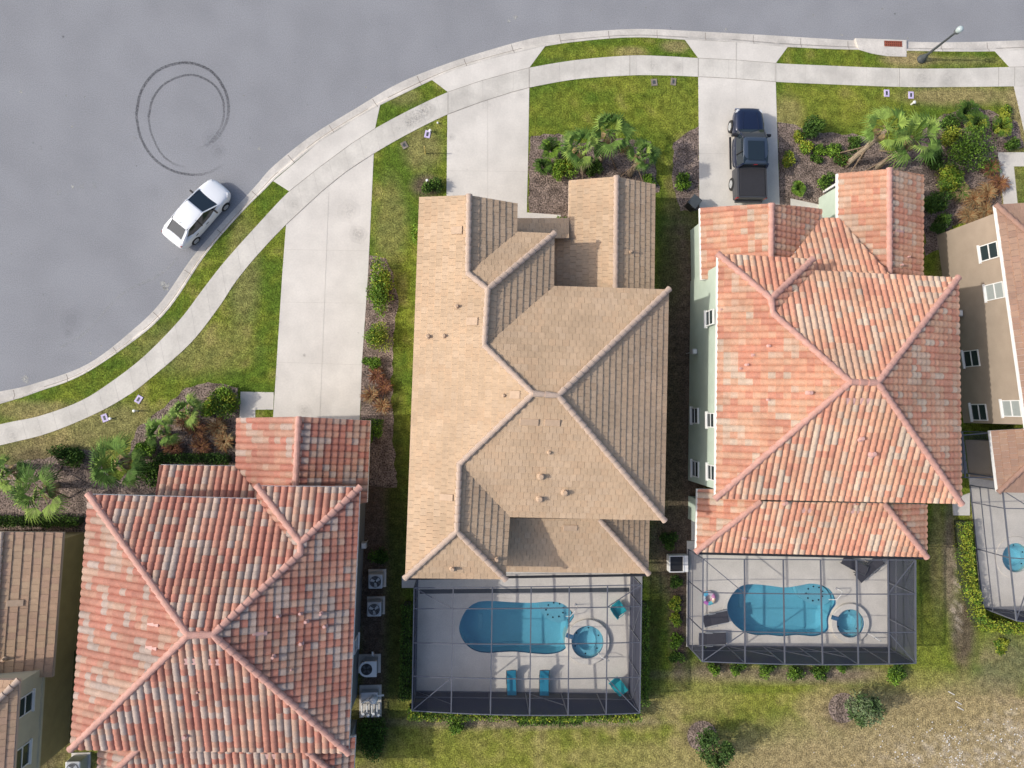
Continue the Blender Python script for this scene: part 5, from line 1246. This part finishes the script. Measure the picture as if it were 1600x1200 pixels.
def hedge(pts, w, h, cols, label, l=.12, dens=1., group='clipped hedges around the pool cages and walls'):
    P = [at(*p) for p in pts]; e = empty('hedge', P[0], label, 'hedge', group); mb = MB()
    core = MB()
    for a, b in zip(P, P[1:]):
        d = (b-a); L = d.length; d.normalize(); s = Vector((-d.y, d.x, 0)); core.bar(a+Vector((0, 0, h*.38)), b+Vector((0, 0, h*.38)), w*.5, h*.6)
        for i in range(int(L*w*430*dens*(.12/l)**1.5+L*h*160*dens)):
            t = random.random()*L; wv = .75+.35*noise.noise(Vector((a.x+t*1.3, a.y+t*1.3, 3))); u = random.uniform(-1, 1)*w/2*wv*1.1
            z = h*(1-.25*abs(u/(w/2))**3)*random.uniform(.55, 1.05) if random.random() < .72 else h*random.random()
            hh = noise.noise(Vector((a.x+t*2.1*d.x, a.y+t*2.1*d.y, u*2)))
            col = cols[int((hh*.5+.5)*len(cols)*.999)] if random.random() < .6 else random.choice(cols); k = random.uniform(.65, 1.35)
            leaf(mb, a+d*t+s*u+Vector((0, 0, z)), (rv()+Vector((0, 0, .4))).normalized(), rv(), l*random.uniform(.7, 1.3), l*.6, tuple(c*k for c in col))
    mb.build('foliage', M['leaf'], e, color=True); core.build('twigs', M['twig'], e)
    return e
M['twig'] = mat('twigs', (.035, .045, .018), .95, .3, 9)
def fan(mb, c, out, up, L, n, col, spread=1.1, droop=.40):
    side = out.cross(up).normalized()
    for k in range(n):
        t = (k/(n-1)-.5)*2*spread; d = (out*math.cos(t)+side*math.sin(t)).normalized(); l = L*(1-.28*abs(t/spread))*random.uniform(.88, 1.08)
        kk = random.uniform(.75, 1.35); cc = tuple(x*kk for x in col); s = d.cross(up).normalized()*.042
        m1 = c+d*l*.55+up*.04; tip = c+d*l-Vector((0, 0, droop*l*random.uniform(.5, 1.2)))
        mb.add([c, m1-s, tip, m1+s], [(0, 1, 2, 3)], cc)
def palm(crown, base, h, R_, label, n=16, cols=((.12, .20, .042), (.075, .14, .03), (.21, .30, .065)), tr=.16, braces=True, seed=0, fl=13):
    random.seed(seed+100); R_ *= 1.12; c = at(*crown, h); b = at(*base); e = empty('palm_tree', b, label, 'palm tree', 'fan palms in the front gardens')
    mid = b.lerp(c, .5)+Vector((0, 0, .05)); t = MB(); pts = [b, b.lerp(c, .25), mid, b.lerp(c, .78), c]
    t.tube(pts, [tr*1.25, tr*1.05, tr, tr*1.15, tr*.8], 10)
    for k in range(14):
        f = .3+.68*k/14; q = b.lerp(c, f); a = k*2.3; t.bar(q+Vector((math.cos(a)*tr*.9, math.sin(a)*tr*.9, -.04)), q+Vector((math.cos(a)*tr*1.5, math.sin(a)*tr*1.5, .10)), .07, .03)
    t.build('trunk', M['palmbark'], e)
    mb = MB()
    for i in range(n):
        a = i*2.399+random.uniform(-.2, .2); el = random.choice([1.1, .75, .45, .2, -.1]) if i > 2 else 1.3; hd = Vector((math.cos(a), math.sin(a), 0))
        d = (hd*math.cos(el)+Vector((0, 0, math.sin(el)))).normalized(); pl = R_*random.uniform(.38, .55); p1 = c+d*pl*.6+Vector((0, 0, .04)); p2 = c+d*pl
        col = random.choice(cols); mb.tube([c, p1, p2], [.022, .016, .012], 4, tuple(x*1.2 for x in col))
        up = (Vector((0, 0, 1))*math.cos(el)-hd*math.sin(el)).normalized(); fan(mb, p2, d, up, R_*random.uniform(.55, .72), fl, col)
    for i in range(5):
        a = i*1.3+.5; hd = Vector((math.cos(a), math.sin(a), -1.2)).normalized(); fan(mb, c+hd*.25, hd, Vector((math.cos(a), math.sin(a), .6)).normalized(), R_*.42, 9, (.30, .22, .11), .6, .3)
    mb.build('crown', M['leaf'], e, color=True)
    if braces:
        for k in range(3):
            a = k*2.09+.6+seed; f = b+Vector((math.cos(a)*1.1, math.sin(a)*1.1, 0)); MB().bar(f, b.lerp(c, .55), .05, .09).build('support_pole', M['bark'], e)
# palms
palm((953, 208), (939, 250), 3.0, 1.45, 'upright fan palm above the tan gable, tallest of the three there', seed=1); palm((908, 232), (911, 268), 2.6, 1.25, 'fan palm above the tan gable, left of the three there', seed=2); palm((1003, 243), (984, 272), 2.6, 1.05, 'leaning fan palm above the tan gable, right of the three there', seed=3)
palm((1386, 202), (1322, 258), 3.8, 1.35, 'leaning fan palm on long bare trunk above the orange gable, left of two', seed=4); palm((1430, 218), (1371, 261), 3.4, 1.6, 'leaning fan palm above the orange gable, right of two, broader crown', seed=5)
palm((184, 724), (205, 712), 2.4, 1.55, 'broad fan palm just left of the weathered red porch roof', seed=6, braces=False); palm((66, 768), (88, 758), 2.3, 1.6, 'broad fan palm above the low hedge at the left edge', seed=7); palm((12, 738), (30, 728), 2.2, 1.05, 'fan palm cut by the left edge of the photo', seed=8, braces=False)
palm((252, 674), (262, 678), 1.6, 1.0, 'small fan palm in the mulch above the porch roof', seed=9, n=13, braces=True); palm((294, 641), (300, 645), 1.3, 1.05, 'small bright fan palm beside the yellow green bush', seed=10, n=12, braces=False, cols=((.15, .24, .055), (.20, .28, .065)))
random.seed(77)
S = shrub
S(593, 452, 16, 1.1, [GB, GM, GY, GB], 'long rounded bright green shrub beside the longest driveway', ry=41, l=.15, dens=1.1)
S(590, 530, 22, 1.3, [GB, GM, GD, GY], 'round fluffy green bush under the long driveway shrub', l=.10, dens=1.3); S(580, 566, 11, .7, [GB, GM], 'small green bush under the round fluffy one')
for x, y, r, lab in ((588, 588, 14, 'dry copper grass clump just below the small green bush'), (601, 604, 13, 'dry copper grass clump, right of the upper cluster'), (580, 617, 15, 'dry orange grass clump at the driveway edge'), (598, 634, 14, 'dry orange grass clump, lowest of the cluster on its right')): S(x, y, r, .6, [RED, ORG, RED, (.10, .04, .025)] if y < 610 else [ORG, RED, STR], lab, 'grass', group='dry copper grasses by the long driveway')
hedge([(574, 655), (574, 690)], 1.1, .8, [GD, GM, GB], 'short dark hedge block at the right corner of the red garage roof'); hedge([(592, 655), (592, 682)], .7, .7, [GM, GB], 'narrow green hedge stub next to the lawn strip by the red garage')
S(882, 268, 16, .9, [GY, GB, GB], 'yellow green bush left of the three palms', l=.12, ry=20); S(860, 236, 17, .9, [GM, GD, GB], 'dark fern like shrub left of the palms', 'fern', dens=1.6); S(848, 262, 13, .7, [GD, GM], 'low dark fern at the driveway corner', 'fern', dens=1.4)
S(878, 345, 8, .5, [GB, GM], 'tiny green shrub at the tan house entry'); S(975, 232, 12, .5, [ORG, RED], 'dry orange clump between the palms', 'grass', dens=.6); S(925, 262, 12, .5, [GD, GM], 'low dark shrub under the palms'); S(1015, 282, 9, .5, [GB, GM], 'small green tuft at the tan gable corner')
S(1070, 287, 13, .6, [GD, GM, GB], 'low dark green plant in the narrow bed left of the pickup', l=.16); S(893, 242, 14, .7, [GD, GM], 'dark undergrowth below the left palm')
S(675, 292, 12, .7, [GM, GD], 'green shrub at the top left corner of the tan roof'); S(651, 372, 8, .9, [GY, GB], 'narrow yellow green shrub against the left tan eave', ry=17)
S(1265, 196, 16, 1.4, [GD, GM, GD], 'dark green bush on the lawn edge right of the pickup'); S(1231, 247, 8, .6, [GY, GM], 'narrow yellow green plant by the pickup driveway', ry=14); S(1257, 230, 11, .5, [GY, GB], 'small yellowish plant in the orange house bed'); S(1282, 235, 9, .5, [GM, GB], 'small green plant below the dark lawn bush')
S(1303, 231, 13, .7, [GM, GD, GB], 'round green bush left of the leaning palms'); S(1318, 246, 12, .6, [GM, RED, GD], 'reddish green bush between palm trunks'); S(1275, 249, 8, .4, [GD, GM], 'tiny dark plant in the mulch'); S(1334, 223, 12, .6, [GD, GM], 'low green plant above the palm braces')
S(1245, 296, 12, .6, [GM, GB], 'small spiky plant at the green entry, left', 'fern'); S(1293, 283, 12, .7, [GM, GB, GD], 'green bush touching the orange gable corner'); S(1248, 213, 8, .4, [GM, GY], 'small plant left in the orange house bed')
S(1505, 178, 20, .8, [GD, GM], 'dark fern spreading in the upper right bed', 'fern', dens=2); S(1520, 196, 20, .8, [GM, GY, GM], 'yellowish fern in the upper right bed', 'fern', dens=2); S(1560, 200, 17, .7, [GY, GM, GB], 'yellow green fern near the right edge', 'fern', dens=2)
S(1581, 222, 12, .7, [GM, GD], 'round green bush beside the short path'); S(1572, 178, 12, .6, [GY, GM], 'straggly yellow plant at the right driveway'); S(1516, 236, 33, 2.0, [GM, GB, GM, GD], 'large bright green bush in the upper right bed', dens=1.2); S(1487, 214, 16, 1., [GY, GM, GY], 'yellow green bush above the large one'); S(1484, 192, 12, .6, [GD, GM], 'small dark shrub in the upper right bed')
S(1459, 249, 15, 1.2, [GD, GD, GM], 'dark bush right of the broad leaning palm'); S(1482, 285, 22, 1.3, [GM, GY, GB], 'loose light green bush below the dark one'); S(1464, 315, 17, 1.4, [GD, GM], 'dark evergreen bush beside the orange gable'); S(1467, 350, 13, 1.2, [GD, GD, GM], 'lower dark evergreen bush beside the orange gable'); S(1495, 360, 17, .7, [GY, GB], 'clipped bright green bush by the tan wall', ry=8)
for x, y, lab, cs in ((1520, 312, 'dry golden grass in the right bed, left clump', [STR, ORG]), (1538, 330, 'dry golden grass in the right bed, lower clump', [STR, ORG]), (1560, 287, 'copper grass clump by the short path', [RED, ORG]), (1541, 301, 'dry orange grass between golden and copper clumps', [ORG, STR]), (1512, 338, 'pale straw grass clump above the tan house', [STR, STR, ORG]), (1548, 262, 'low copper grass above the short path corner', [ORG, RED, GM]), (1500, 300, 'greenish straw grass under the loose light bush', [STR, GM])): S(x, y, 19, .6, cs, lab, 'grass', dens=1.4, group='dry grasses in the right bed')
S(346, 628, 21, 1.1, [GY, GB, GM], 'yellow green bush above the red garage roof', ry=20); S(322, 640, 12, .8, [GY, GB], 'smaller yellow bush touching the small bright palm'); S(103, 712, 21, .9, [GD, GM, GD], 'dark green bush in the lower left bed', l=.14, ry=14); S(233, 738, 17, 1.0, [GM, GD, GB], 'green bush at the porch roof corner'); S(225, 697, 14, .7, [GB, GM], 'light green bush above the porch roof corner', ry=18)
for x, y, lab, cs in ((308, 672, 'dry copper grass in the front bed, left clump', [RED, ORG]), (340, 668, 'dry orange grass in the front bed beside the garage', [STR, ORG]), (272, 700, 'dark copper grass low in the front bed', [RED, RED, ORG]), (315, 698, 'copper grass above the low dark hedge', [RED, ORG]), (352, 690, 'dry orange grass touching the red garage eave', [ORG, STR]), (290, 658, 'brown grass clump below the bright palm', [RED, ORG, STR])): S(x, y, 17, .5, cs, lab, 'grass', dens=1.2, group='dry copper grasses in the left front bed')
hedge([(252, 715), (362, 716)], .75, .8, [GD, GD, GM], 'dark low hedge above the red porch roof'); hedge([(-20, 812), (132, 812)], .75, .9, [GD, GM, GD], 'dark clipped hedge above the brown flat tile roof')
hedge([(638, 938), (635, 1082)], .75, 1.4, [GD, GM, GD], 'dark hedge along the left screen of the kidney pool cage'); hedge([(640, 1104), (995, 1107)], .95, 1.25, [GB, GY, GM, GB], 'bright green hedge along the lower screen of the kidney pool cage', dens=1.1); hedge([(1001, 938), (1000, 1092)], .8, 1.1, [GD, GM, GM], 'hedge along the right screen of the kidney pool cage')
hedge([(808, 1124), (908, 1124)], .5, .45, [GD, GM], 'low dark hedge row under the bright hedge'); S(711, 1133, 10, .8, [GM, GB], 'single green bush sticking out under the bright hedge')
hedge([(1494, 812), (1500, 900), (1518, 962), (1530, 972), (1640, 978)], .85, 1.1, [GB, GY, GM], 'bright green hedge bending round the right pool cage', dens=1.1)
for i, (x, y, r, c) in enumerate(((1056, 908, 9, [GM, GD]), (1056, 943, 10, [GB, GY]), (1057, 966, 10, [GY, GB]), (1056, 1002, 10, [GM, GB]), (1057, 1028, 9, [GM, GD]))): S(x, y, r, .6, c, ['dark small shrub, topmost of the row between the cages', 'light green small shrub, second of the row between the cages', 'yellowest small shrub in the row between the cages', 'green small shrub, second lowest between the cages', 'lowest small shrub of the row between the cages'][i], group='small shrubs between the two pool cages')
for i, (x, y, r) in enumerate(((1098, 1022, 9), (1117, 1041, 9), (1155, 1045, 11), (1197, 1047, 12), (1241, 1048, 12), (1283, 1049, 11), (1316, 1043, 7), (1398, 1049, 14))): S(x, y, r, .8, [GM, GB, GD], ['leftmost small shrub under the wavy pool cage corner', 'second small shrub from the left under the wavy pool cage', 'third small shrub from the left under the wavy pool cage', 'fourth small shrub from the left under the wavy pool cage', 'fifth small shrub from the left under the wavy pool cage', 'sixth small shrub from the left under the wavy pool cage', 'smallest flattest shrub under the wavy pool cage', 'largest shrub under the wavy pool cage, at its right'][i], group='shrubs in a row under the wavy pool cage')
S(583, 1150, 17, .7, [GD, GD, GM], 'dark ground shrub below the pool pump rack', ry=30); S(1045, 845, 12, .5, [GD, GM], 'dark shrub between the tan roof and the white rimmed bin'); S(1566, 1010, 12, .3, [GY, GM], 'low yellow weed in the dry lawn at the right')
S(592, 870, 13, .5, [GD, GM], 'dark shrub above the upper air conditioner')
def tree(px, py, base, h, r, label, cols, n=1700):
    p = at(px, py, h*.6); b = at(*base); e = empty('tree', b, label, 'tree', 'young trees on the back lawn')
    t = MB(); t.tube([b, b.lerp(p, .5)+Vector((0, 0, .1)), Vector((p.x, p.y, h*.75))], [.07, .05, .02], 8)
    for k in range(9):
        a = k*2.4; z0 = h*(.25+.05*k); q = Vector((b.x+(p.x-b.x)*z0/h, b.y+(p.y-b.y)*z0/h, z0)); t.tube([q, q+Vector((math.cos(a)*r*.6, math.sin(a)*r*.6, h*.22))], [.028, .008], 5)
    t.build('trunk', M['bark'], e)
    mb = MB(); C = []
    for k in range(26):
        v = rv(); C.append((Vector((p.x+v.x*r*.72, p.y+v.y*r*.72, h*.58+v.z*h*.33)), random.uniform(.2, .36)*r, random.choice(cols)))
    for i in range(n):
        c, rr, col = random.choice(C); v = rv(); q = c+v*rr*random.uniform(.3, 1.1); k = random.uniform(.7, 1.4)
        leaf(mb, q, (rv()+v).normalized(), rv(), random.uniform(.12, .22), .085, tuple(x*k for x in col))
    mb.build('crown', M['leaf'], e, color=True)
tree(1352, 1110, (1330, 1098), 2.6, 1.05, 'young tree on the back lawn under the wavy pool cage', [(.10, .15, .06), (.07, .12, .04), (.15, .20, .10)], 2600); tree(1118, 1172, (1098, 1155), 2.6, 1.1, 'dark young tree at the bottom edge of the back lawn', [(.06, .11, .03), (.08, .14, .035)], 3000)
for x, y, c, sg in ((1317, 1106, 24, 1), (1097, 1150, 22, 1)):
    q = at(x, y); MB2 = MB(); MB2.lathe((q.x, q.y, 0), [(.95, -.02), (.93, .012), (.4, .03), (.01, .035)], 22); tag(MB2.build('mulch_ring', M['mulch']), kind='structure')

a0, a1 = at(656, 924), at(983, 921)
tag(MB().bar(Vector((a0.x, a0.y, .064)), Vector((a1.x, a1.y, .064)), .26, .012).build('deck_strip', M['pole']), kind='structure')  # thin dark strip lying across the deck on the house side
# weathering on the drives and walks: dirt with its own shape
M['dirt'] = mark_material('slab_dirt', (.20, .19, .18), 0., .75)
db = MB()
def dirt(x, y, r, s, asp=1., rz=0.):
    c = at(x, y); K = 14
    ring = [[(c.x+math.cos(6.283*j/K)*r*f*(.8+.4*noise.noise(Vector((x, y, j*1.7))))*1, c.y+math.sin(6.283*j/K)*r*f*asp*(.8+.4*noise.noise(Vector((y, x, j*1.3)))), .029) for j in range(K)] for f in (.35, .65, 1.)]
    db.add(ring[0], [tuple(range(K))], (s,)*3)
    for q, (A, B) in enumerate(((ring[0], ring[1]), (ring[1], ring[2]))):
        db.add(A+B, [(j, (j+1) % K, K+(j+1) % K, K+j) for j in range(K)], (s*(.7, .35)[q],)*3)
for x, y, r, s in ((560, 366, .7, .45), (545, 330, .9, .3), (460, 320, .6, .3), (650, 183, .9, .5), (665, 172, .8, .5), (640, 192, .6, .35), (620, 200, .8, .3), (870, 107, .9, .2), (1020, 104, .7, .3), (1060, 104, .5, .25), (1300, 118, 1., .12), (1440, 122, 1.2, .3), (1480, 121, 1., .28), (1540, 121, .8, .2), (20, 682, .7, .3), (60, 668, .9, .22), (705, 215, .35, .4), (760, 165, 1.2, .2), (815, 150, .5, .2), (470, 560, 1., .12), (505, 635, .7, .2), (475, 640, .6, .3), (1150, 200, .8, .15), (1105, 290, .5, .2), (475, 555, .15, .5), (560, 520, .08, .5), (730, 265, .06, .5), (716, 235, .2, .15), (1120, 170, .3, .12)): dirt(x, y, r, s)
tag(db.build('slab_stains', M['dirt'], color=True), kind='structure')

# ground cover: short blades over the lawns and pale debris on the bare patch
def on_lawn(px, py, wx, wy):
    if py < interp(KI, px)+1.5: return False
    if interp(SO, px)-1.5 < py < interp(SI, px)+1.5: return False
    for d in drv:
        if inside(px, py, PXV[id(d)]): return False
    for b in BPX:
        if inside(px, py, b): return False
    for P in DW:
        if inside(wx, wy, P): return False
    return True
class _P:
    def __init__(s, x, y): s.x, s.y, s.z = x, y, 0
    def __getitem__(s, k): return (s.x, s.y)[k]
PXV = {id(d): [_P(*q) for q in d[1]] for d in drv}; BPX = [[_P(*q) for q in b] for b in beds]
HOUSEPX = [[_P(*q) for q in h] for h in ([(670, 330), (1010, 330), (1010, 890), (670, 890)], [(1110, 400), (1440, 400), (1440, 860), (1110, 860)], [(150, 790), (540, 790), (540, 1150), (150, 1150)], [(0, 850), (110, 850), (110, 1200), (0, 1200)])]
random.seed(5); gm = MB(); cnt = 0
while cnt < 52000:
    px, py = random.uniform(-10, 1610), random.uniform(50, 1215)
    p = at(px, py)
    if not on_lawn(px, py, p.x, p.y) or any(inside(px, py, h) for h in HOUSEPX): continue
    cnt += 1; col = lawn_col(p.x, p.y); k = random.uniform(.65, 1.5); a = random.uniform(0, 6.283); d = Vector((math.cos(a), math.sin(a), random.uniform(.3, 1.2))).normalized(); L = random.uniform(.07, .15); s2 = Vector((-math.sin(a), math.cos(a), 0))*.014
    q = Vector((p.x, p.y, .001)); g2 = min(1, col[1]/max(col[0], 1e-4)); gm.add([q-s2, q+s2, q+d*L], [(0, 1, 2)], tuple(x*k for x in col))
tag(gm.build('grass', M['leaf'], color=True), 'short mown grass blades over all the lawns', 'grass', kind='stuff')
fm = MB(); cnt = 0
while cnt < 330:
    px, py = random.gauss(1530, 75), random.gauss(1178, 26)
    if px > 1620 or px < 1250 or py < 1095 or noise.noise(Vector((px*.03, py*.05, 2))) < random.uniform(-.3, .25): continue
    p = at(px, py); K = 5; rr = random.uniform(.02, .07); z = random.uniform(.006, .02); cnt += 1
    fm.add([(p.x+rr*math.cos(6.283*j/K)*random.uniform(.5, 1.2), p.y+rr*math.sin(6.283*j/K)*random.uniform(.4, 1), z) for j in range(K)], [tuple(range(K))])
for px, py in ((1486, 1083), (1500, 1107), (1497, 1098)):
    p = at(px, py); fm.bar((p.x-.2, p.y+.12, .03), (p.x+.2, p.y-.1, .03), .05, .03)
tag(fm.build('pale_rubble', M['sand']), 'scattered pale chips and sand on the bare patch at the lower right', 'rubble', kind='stuff')
sheet('lanai_floor', [(778, 815), (992, 815), (990, 879), (778, 879)], M['deck'], -.05, .055)
sheet('lanai_floor', [(1080, 800), (1395, 800), (1395, 844), (1080, 844)], M['deck'], -.05, .055)
